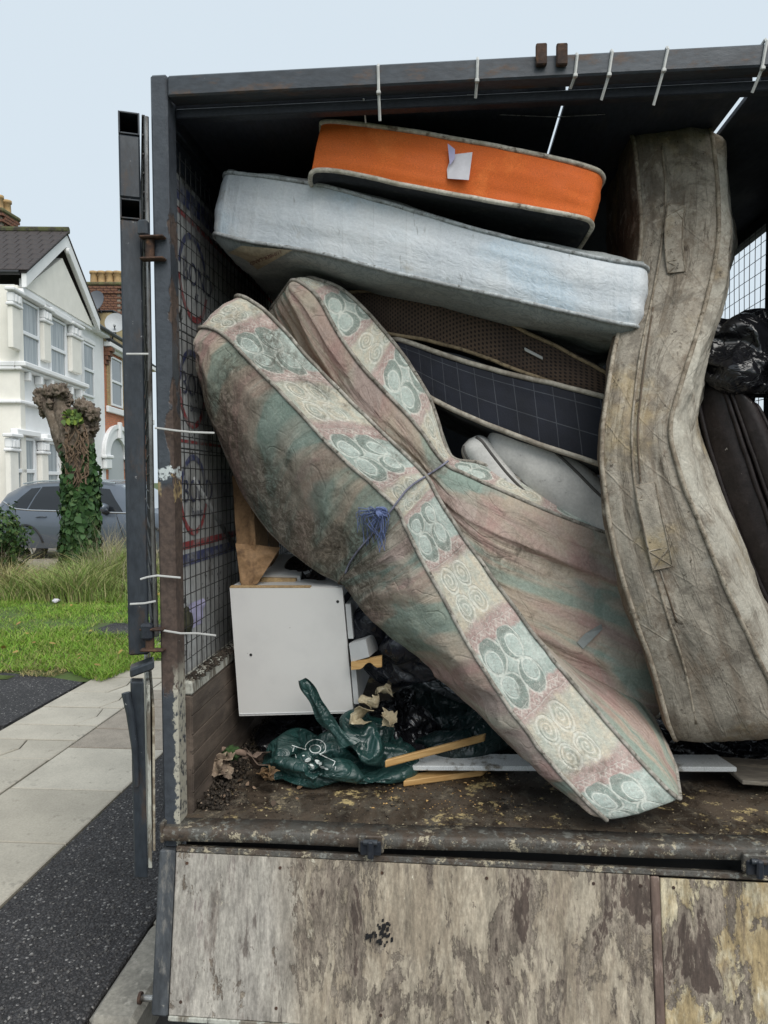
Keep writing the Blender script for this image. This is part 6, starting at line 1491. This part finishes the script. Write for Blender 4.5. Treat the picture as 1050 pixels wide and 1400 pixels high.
# chimneys: stacks of real bricks
def chimney(c, wx, wy, z0, z1, name_label, pots, yaw=0.0, potmat=m_pot):
    t = thing('chimney', name_label, 'chimney', (c[0], c[1], z0))
    ca, sa = math.cos(yaw), math.sin(yaw); ax, ay = np.array([ca, sa, 0]), np.array([-sa, ca, 0]); C0 = np.array([c[0], c[1], 0])
    core = MB().obox(C0 + ax * (-wx / 2 + .02) + ay * (-wy / 2 + .02) + [0, 0, z0], ax * (wx - .04), ay * (wy - .04), (0, 0, z1 - z0), .005).build('stack', m_mortar, t)
    bl, bh = .27, .098; k = 0; me = None; z = z0
    rows = int((z1 - z0) / bh)
    ms = {}
    for r in range(rows):
        out = .06 if r >= rows - 3 else 0
        for (ed, en, ln, wd) in ((ax, -ay, wx, wy), (ay, ax, wy, wx)):
            nb = max(2, int(round((ln + 2 * out) / bl))); L_ = (ln + 2 * out) / nb
            for i in range(nb):
                sh = 0 if r % 2 == 0 else .5
                if i == nb - 1 and sh: continue
                p = C0 + ed * (-(ln / 2 + out) + (i + sh) * L_ + .006) + en * (wd / 2 - .06 + out + .008 * rng.rand()) + [0, 0, z0 + r * bh + .006]
                key = (id(ed) % 7, round(L_, 3), out > 0, tuple(np.round(ed, 2)))
                if key not in ms:
                    mbx = MB().obox(np.zeros(3), ed * (L_ - .012), en * .07, (0, 0, bh - .012), .006); o = mk('brick', np.concatenate(mbx.v) + p, mbx.f, m_chbrick if rng.rand() < .8 else m_brick_yel, None, org=p); ms[key] = o.data
                else: o = bpy.data.objects.new('brick', ms[key]); COL.objects.link(o)
                o.parent = core; o.location = p - ORG[t.name]
    cap = MB(); cap.obox(C0 + ax * (-wx / 2 - .10) + ay * (-wy / 2 - .10) + [0, 0, z0 + rows * bh + .004], ax * (wx + .2), ay * (wy + .2), (0, 0, .16), .05); cap.build('cap', m_chmoss, t)
    zt_ = z0 + rows * bh + .16
    for i in range(pots):
        for j in (0, 1):
            q = C0 + ax * (-wx / 2 + wx * (i + .5) / pots) + ay * ((j - .5) * wy * .5); prof = [(.155, 0), (.14, .10), (.13, .34), (.165, .36), (.165, .44), (.12, .45), (.11, .2)]
            Vp = []; a_ = np.linspace(0, 2 * np.pi, 16, endpoint=False)
            for r, h in prof: Vp.append(np.stack([q[0] + r * np.cos(a_), q[1] + r * np.sin(a_), np.full(16, zt_ - .01 + h * 1.1)], -1))
            mk('chimney_pot', np.concatenate(Vp), gridf(len(prof), 16, close=True), potmat, t, smooth=True)
    return t
yc2 = 29.5
a, b = P(118, 430, yc2), P(163, 430, yc2); zt_, zb_ = P(140, 386, yc2)[2], P(140, 470, yc2)[2]
chimney(((a[0] + b[0]) / 2, yc2 + .5), b[0] - a[0] - .1, .9, zb_, zt_ - .1, 'brick chimney with a row of clay pots behind the white gable', 4, .12)
a = P(-4, 320, 24.0); chimney((a[0] - .25, 24.4), .9, .9, P(0, 330, 24)[2], P(0, 296, 24)[2] + .1, 'brick chimney stack at the left edge above the tiled roof', 2)
# stub wall between the roofs, with dishes
YS = 27.3
a, b = P(134, 440, YS), P(153, 440, YS); z1 = P(140, 427, YS)[2]
sw = tag(MB().box(a[0], b[0], YS, YS + 1.6, P(140, 474, YS)[2], z1, .02).build('parapet_wall', m_stucco), 'yellow stuccoed parapet between the two roofs', 'parapet wall')
MB().box(a[0] - .06, b[0] + .08, YS - .05, YS + 1.65, z1 + .003, z1 + .07, .02).build('coping', m_gutter, sw)
def dish(px, py, Y, r, mat, label, yaw, foot):
    c = P(px, py, Y); t = thing('satellite_dish', label, 'satellite dish', P(foot[0], foot[1], Y), 'satellite dishes on the parapet')
    d = Vector((math.sin(yaw), -math.cos(yaw), .35)).normalized(); q = d.to_track_quat('Z', 'Y').to_matrix(); V = []
    for i in range(9):
        rr = r * i / 8
        for a in np.linspace(0, 2 * np.pi, 28, endpoint=False): V.append(np.array(q @ Vector((rr * math.cos(a), rr * math.sin(a) * 1.08, .28 * rr * rr / r))) + c)
    Fc = gridf(9, 28, close=True); n0 = len(V); V2 = np.vstack([V, np.array(V) - np.array(d) * .012]); mk('reflector', V2, np.vstack([Fc, Fc[:, ::-1] + n0]), mat, t, smooth=True)
    mb = MB(); tip = c + np.array(d) * r * .9 - np.array([0, 0, r * .5]); mb.tube([c - np.array([0, 0, r * 1.0]), tip], .02, 6); mb.tube([c - np.array(d) * .03, P(foot[0], foot[1], Y)], .03, 6); mb.build('bracket', m_gutter, t)
    MB().cyl(tip, tip + np.array(d) * -.12, .045, 10).build('receiver', m_dishl, t)
dish(131, 414, 27.1, .40, m_dish, 'dark grey satellite dish in front of the brick chimney', -.2, (139, 428)); dish(158, 443, 27.0, .36, m_dishl, 'pale satellite dish low beside the yellow parapet', .25, (153, 466))

# ================================================================== grey car in the front garden
car = thing('parked_car', 'grey blue family car with tinted windows parked before the white house', 'car', P(95, 760, 15.6) * [1, 1, 0])
cang = R_(-9); cax = np.array([math.cos(cang), math.sin(cang), 0]); cay = np.array([-math.sin(cang), math.cos(cang), 0])
nearc = P(116, 700, 15.0); C0 = np.array([nearc[0], nearc[1], 0])
def cl(x, y, z): return C0 + cax * x + cay * y + np.array([0, 0, z])       # x forward (to the right), y away from us, z up
XS = np.array([-2.35, -2.28, -2.1, -1.75, -1.3, -.7, 0, .55, 1.0, 1.45, 1.75, 2.05, 2.2])
#       rear .................................... windscreen base .75 -> nose
roofz = np.array([.98, 1.20, 1.45, 1.60, 1.655, 1.67, 1.66, 1.60, 1.36, 1.09, 1.02, .92, .70])
belt = np.array([.95, 1.0, 1.06, 1.08, 1.06, 1.04, 1.02, 1.01, 1.0, .99, .96, .88, .66])
roofw = np.array([.70, .62, .60, .60, .61, .62, .62, .62, .66, .78, .78, .74, .66])
bodyw = np.array([.78, .86, .90, .92, .93, .93, .93, .93, .93, .92, .90, .84, .72])
prof = []
xs = np.linspace(XS[0], XS[-1], 90)
ip = lambda a: np.interp(xs, XS, a)
rz, bz, rw, bwid = ip(roofz), ip(belt), ip(roofw), ip(bodyw); hw = .93
rows = []
for i, x in enumerate(xs):
    lz = .28; c_ = []
    half = [(bwid[i] * .92, lz), (bwid[i] * .99, .45), (bwid[i] * 1.01, .62), (bwid[i], .80), (bwid[i] * .985, bz[i] - .03), (bwid[i] * .955, bz[i]), ((bwid[i] * .955 + rw[i]) / 2 + .03, (bz[i] + rz[i]) / 2), (rw[i] + .02, rz[i] - .05), (rw[i] * .86, rz[i] - .005), (0, rz[i] + .012)]
    pr_ = [(-h, z) for h, z in half] + [(h, z) for h, z in half[::-1][1:]]
    rows.append([cl(x, hw + a, z) for a, z in pr_])
rows = np.array(rows); nb = rows.shape[1]
body = mk('body', rows.reshape(-1, 3), np.vstack([gridf(90, nb)]), m_car, car, smooth=True)
for e in (0, 89): mk('end_panel', rows[e], [list(range(nb))], m_car, car)
def on_body(x, z, o=.006):
    i = np.clip(np.interp(x, xs, np.arange(90)), 0, 89); i0 = int(i); f = i - i0; r = rows[i0] * (1 - f) + rows[min(89, i0 + 1)] * f
    zz = r[:10, 2]; k = np.interp(z, zz, np.arange(10)); k0 = min(8, int(k)); p = r[k0] * (1 - (k - k0)) + r[k0 + 1] * (k - k0)
    return p - cay * o + np.array([0, 0, o * .3])
def sidepane(name, pts, mat, o=.006, par=car):
    m = 8; V = []; pts = np.array(pts, float)          # quad (x,z): lower-left, lower-right, upper-right, upper-left
    for a in np.linspace(0, 1, 14):
        for b in np.linspace(0, 1, m):
            q = (1 - b) * ((1 - a) * pts[0] + a * pts[1]) + b * ((1 - a) * pts[3] + a * pts[2]); V.append(on_body(q[0], q[1], o))
    return mk(name, V, gridf(14, m), mat, par, smooth=True)
sidepane('rear_quarter_window', [(-1.85, 1.12), (-1.42, 1.10), (-1.22, 1.54), (-1.45, 1.52)], m_carg)
sidepane('rear_window', [(-1.38, 1.09), (-.42, 1.06), (-.42, 1.575), (-1.18, 1.555)], m_carg); sidepane('front_window', [(-.36, 1.055), (.84, 1.04), (.42, 1.50), (-.36, 1.575)], m_carg)
t_ = [on_body(x, z, .012) for x, z in zip(np.linspace(-2.05, 1.0, 40), np.interp(np.linspace(-2.05, 1.0, 40), [-2.05, -1.7, -1.3, 1.0], [1.24, 1.10, 1.07, 1.02]))]
MB().tube(t_, .012, 5).build('chrome_strip', m_chrome, car)
for x0 in (-.39, .95, -1.42): MB().tube([on_body(x0 - .02 * k, z, .004) for k, z in enumerate(np.linspace(.36, 1.05, 14))], .006, 4).build('door_seam', m_cblack, car)
for x0, z0 in ((-1.15, .93), (.02, .90)):
    hd = MB().tube([on_body(x0, z0, .02), on_body(x0 + .12, z0 + .01, .035), on_body(x0 + .24, z0 + .005, .02)], .014, 8).build('door_handle', m_car, car)
for yy in (.25, 1.61): MB().tube([cl(x, yy if yy > 1 else hw - .60, np.interp(x, XS, roofz) + .02) for x in np.linspace(-1.7, .5, 20)], .018, 6).build('roof_rail', m_chrome, car)
V = []
for x in np.linspace(.60, 1.42, 10):
    z = np.interp(x, XS, roofz) + .018; w = np.interp(x, XS, roofw) * .9
    V += [cl(x, hw + k * w, z - .03 * abs(k) ** 3) for k in np.linspace(-1, 1, 12)]
mk('windscreen', V, gridf(10, 12), m_glass, car, smooth=True)
mm = blob('mirror', on_body(.46, 1.09, .16), (.12, .13, .09), m_car, car, 2, .05, 4, sq_=.8); blob('mirror_base', on_body(.48, 1.03, .06), (.07, .09, .06), m_cblack, mm, 2, .05, 3)
for wx in (-1.42, 1.42):
    a = np.linspace(0, 2 * np.pi, 36, endpoint=False)
    for wy in (.10, 1.62):
        V = [[cl(wx + r * math.cos(q), wy + w, .34 + r * math.sin(q)) for r, w in ((.20, -.02), (.31, -.02), (.34, .03), (.34, .18), (.20, .20))] for q in a]
        tyre = mk('wheel', np.array(V).reshape(-1, 3), np.vstack([gridf(36, 5), np.array([[35 * 5 + j, 35 * 5 + j + 1, j + 1, j] for j in range(4)])]), m_black, car, smooth=True)
        mb = MB(); mb.cyl(cl(wx, wy + .01, .34), cl(wx, wy + .06, .34), .07, 12)
        for s_ in range(5):
            q = s_ * 1.2566; dd = cax * math.cos(q) + np.array([0, 0, math.sin(q)]); e = np.cross(dd, cay); mb.obox(cl(wx, wy + .015, .34) + dd * .05 - e * .02, dd * .16, e * .04, cay * .03, .004)
        mb.build('rim', m_chrome, tyre)
    ac = MB().tube([on_body(wx + .40 * math.cos(q), .36 + .40 * math.sin(q), .004) for q in np.linspace(.1, 3.04, 20)], .025, 6).build('arch_trim', m_cblack, car)

# ================================================================== pollarded tree with ivy, bush
tree = thing('pollard_tree', 'stubby pollarded street tree with knobbly head and ivy clad trunk', 'tree', Gd(110, 775) if False else P(110, 785, 12.0) * [1, 1, 0])
YT = 12.0
def lim(pts, rads, n=22, seed=0, nm='trunk', amp=.16, mat=m_bark, par=None, seg=46):
    p = catmull(np.array(pts), np.linspace(0, 1, seg)); r = np.interp(np.linspace(0, 1, seg), np.linspace(0, 1, len(rads)), rads)
    V, Fc = tube(p, r, n); c = np.repeat(p, n, 0); d = V - c; d = d * (1 + amp * fbm(V * np.array([7, 7, 3]) + seed, 3)[:, None] + .06 * ridge(V * 18, 2)[:, None])
    return mk(nm, c + d, Fc, mat, par or tree, smooth=True)
def TP(px, py, dy=0): return P(px, py, YT + dy)
tk = lim([TP(110, 795), TP(110, 740), TP(110, 690), TP(108, 655), TP(103, 625), TP(96, 600)], [.27, .21, .19, .19, .21, .20])
lim([TP(100, 625), TP(88, 600), TP(76, 575), TP(66, 556), TP(60, 545)], [.19, .17, .13, .10, .08], nm='limb')
lim([TP(104, 620), TP(110, 598), TP(117, 580), TP(121, 565)], [.22, .20, .17, .14], nm='limb')
lim([TP(98, 605), TP(92, 580), TP(85, 560), TP(84, 545)], [.2, .17, .13, .10], nm='limb', seed=4)
kn = 0
for px, py, r in ((57, 541, .115), (66, 537, .10), (55, 548, .10), (60, 556, .09), (76, 534, .11), (84, 536, .12), (90, 543, .09), (72, 545, .09), (80, 548, .09), (95, 549, .07), (112, 556, .11), (120, 560, .12), (127, 566, .10), (126, 576, .11), (118, 572, .13), (108, 566, .11), (129, 584, .08), (124, 590, .09), (115, 588, .12), (62, 564, .08), (100, 572, .12), (96, 586, .13), (104, 580, .12), (58, 563, .05), (69, 552, .07)):
    blob('knob', TP(px, py, rng.uniform(-.2, .1)), (r * .82, r * .82, r * .9), m_bark, tree, kn * 3.3, .8, 4, 4.2); kn += 1
# vine stems tangled over the fork
mb = MB()
for i in range(60):
    a = np.array([rng.uniform(84, 120), rng.uniform(575, 650)]); pts = []
    for k in range(5): pts.append(P(a[0], a[1], YT - .22 - .05 * rng.rand())); a = a + [rng.uniform(-5, 5), rng.uniform(2, 9)]; a[0] = np.clip(a[0], 90, 121)
    mb.tube(catmull(np.array(pts), np.linspace(0, 1, 14)), .006 + .006 * rng.rand(), 5, False)
o = mb.build('vine_stems', m_vine, tree); o['kind'] = 'stuff'
# ivy
pts, nr = [], []
for i in range(5200):
    t = rng.rand(); py = 600 + 185 * t; cx = np.interp(py, [600, 630, 660, 700, 790], [104, 108, 110, 110, 110]); wpx = np.interp(py, [600, 625, 650, 700, 760, 790], [17, 18, 20, 21, 22, 27])
    a = rng.uniform(0, 2 * np.pi); c = P(cx, py, YT); R = wpx * YT / F * (1.0 + .17 * rng.randn())
    if py < 668 and abs(a - 4.9) < .25 + .75 * (668 - py) / 68 and rng.rand() < .92: continue
    n_ = np.array([math.cos(a), math.sin(a), .15]); pts.append(c + n_ * R * [1, 1, 0]); nr.append(n_)
o = leaves('ivy', np.array(pts), np.array(nr), .095, [(.032, .075, .022), (.045, .10, .03), (.025, .06, .02), (.07, .12, .04), (.04, .085, .03)], tree, .8); o['kind'] = 'stuff'
pts = np.array([TP(rng.uniform(86, 112), rng.uniform(562, 580), -.3 + .1 * rng.rand()) for _ in range(60)]); o = leaves('sprouts', pts, np.tile([0, -1., .3], (60, 1)), .08, [(.16, .22, .04), (.10, .16, .04)], tree, 1.2); o['kind'] = 'stuff'
bush = thing('bush', 'dense dark green bush at the left edge of the verge', 'bush', P(-5, 800, 11.2) * [1, 1, 0])
q = rng.randn(3400, 3); q /= np.linalg.norm(q, axis=1)[:, None]; rr = (.55 + .45 * rng.rand(3400, 1) ** .5) * (1 + .55 * fbm(q * 2.6, 3)[:, None])
bc = P(-8, 742, 11.3); bp = bc + q * rr * np.array([.50, .45, .46]); bp = bp[bp[:, 2] > .05]
o = leaves('foliage', bp, (bp - bc) / .5, .05, [(.035, .075, .02), (.05, .10, .03), (.025, .055, .018), (.08, .12, .035)], bush, 1.0); o['kind'] = 'stuff'
MB().tube([bc * [1, 1, 0], bc], .03, 8).build('stem', m_bark, bush)
mb = MB()
for i in range(26):
    e = bc + np.array([rng.uniform(-.35, .35), rng.uniform(-.35, .35), rng.uniform(-.2, .4)]); mb.tube([bc * [1, 1, 0], (bc * [1, 1, .6] + e) / 2, e], .008, 5)
mb.build('twigs', m_bark, bush)
# litter on the verge
for px, py, col_, lab_ in ((77, 821, m_paper, 'scrap of white paper lying in the short grass'), (96, 812, m_red, 'small red wrapper lying in the short grass')):
    g = Gd(px, py, .06); o = blob('litter', g, (.045, .04, .02), col_, None, px, .6, 3); tag(o, lab_, 'litter')
leaves('autumn_leaves', np.array([[*verge_xy(1, -4.6, -2.9, 6.3, 10.5)[0], 0, .07] for _ in range(40)]) * 1.0 if False else np.stack([rng.uniform(-5, -2.9, 60), rng.uniform(6.3, 10.5, 60), np.full(60, .07)], -1), np.tile([0, 0, 1.], (60, 1)), .05, [(.32, .22, .06), (.25, .14, .05)], None, .6, org=(-4, 8, 0))['kind'] = 'stuff'
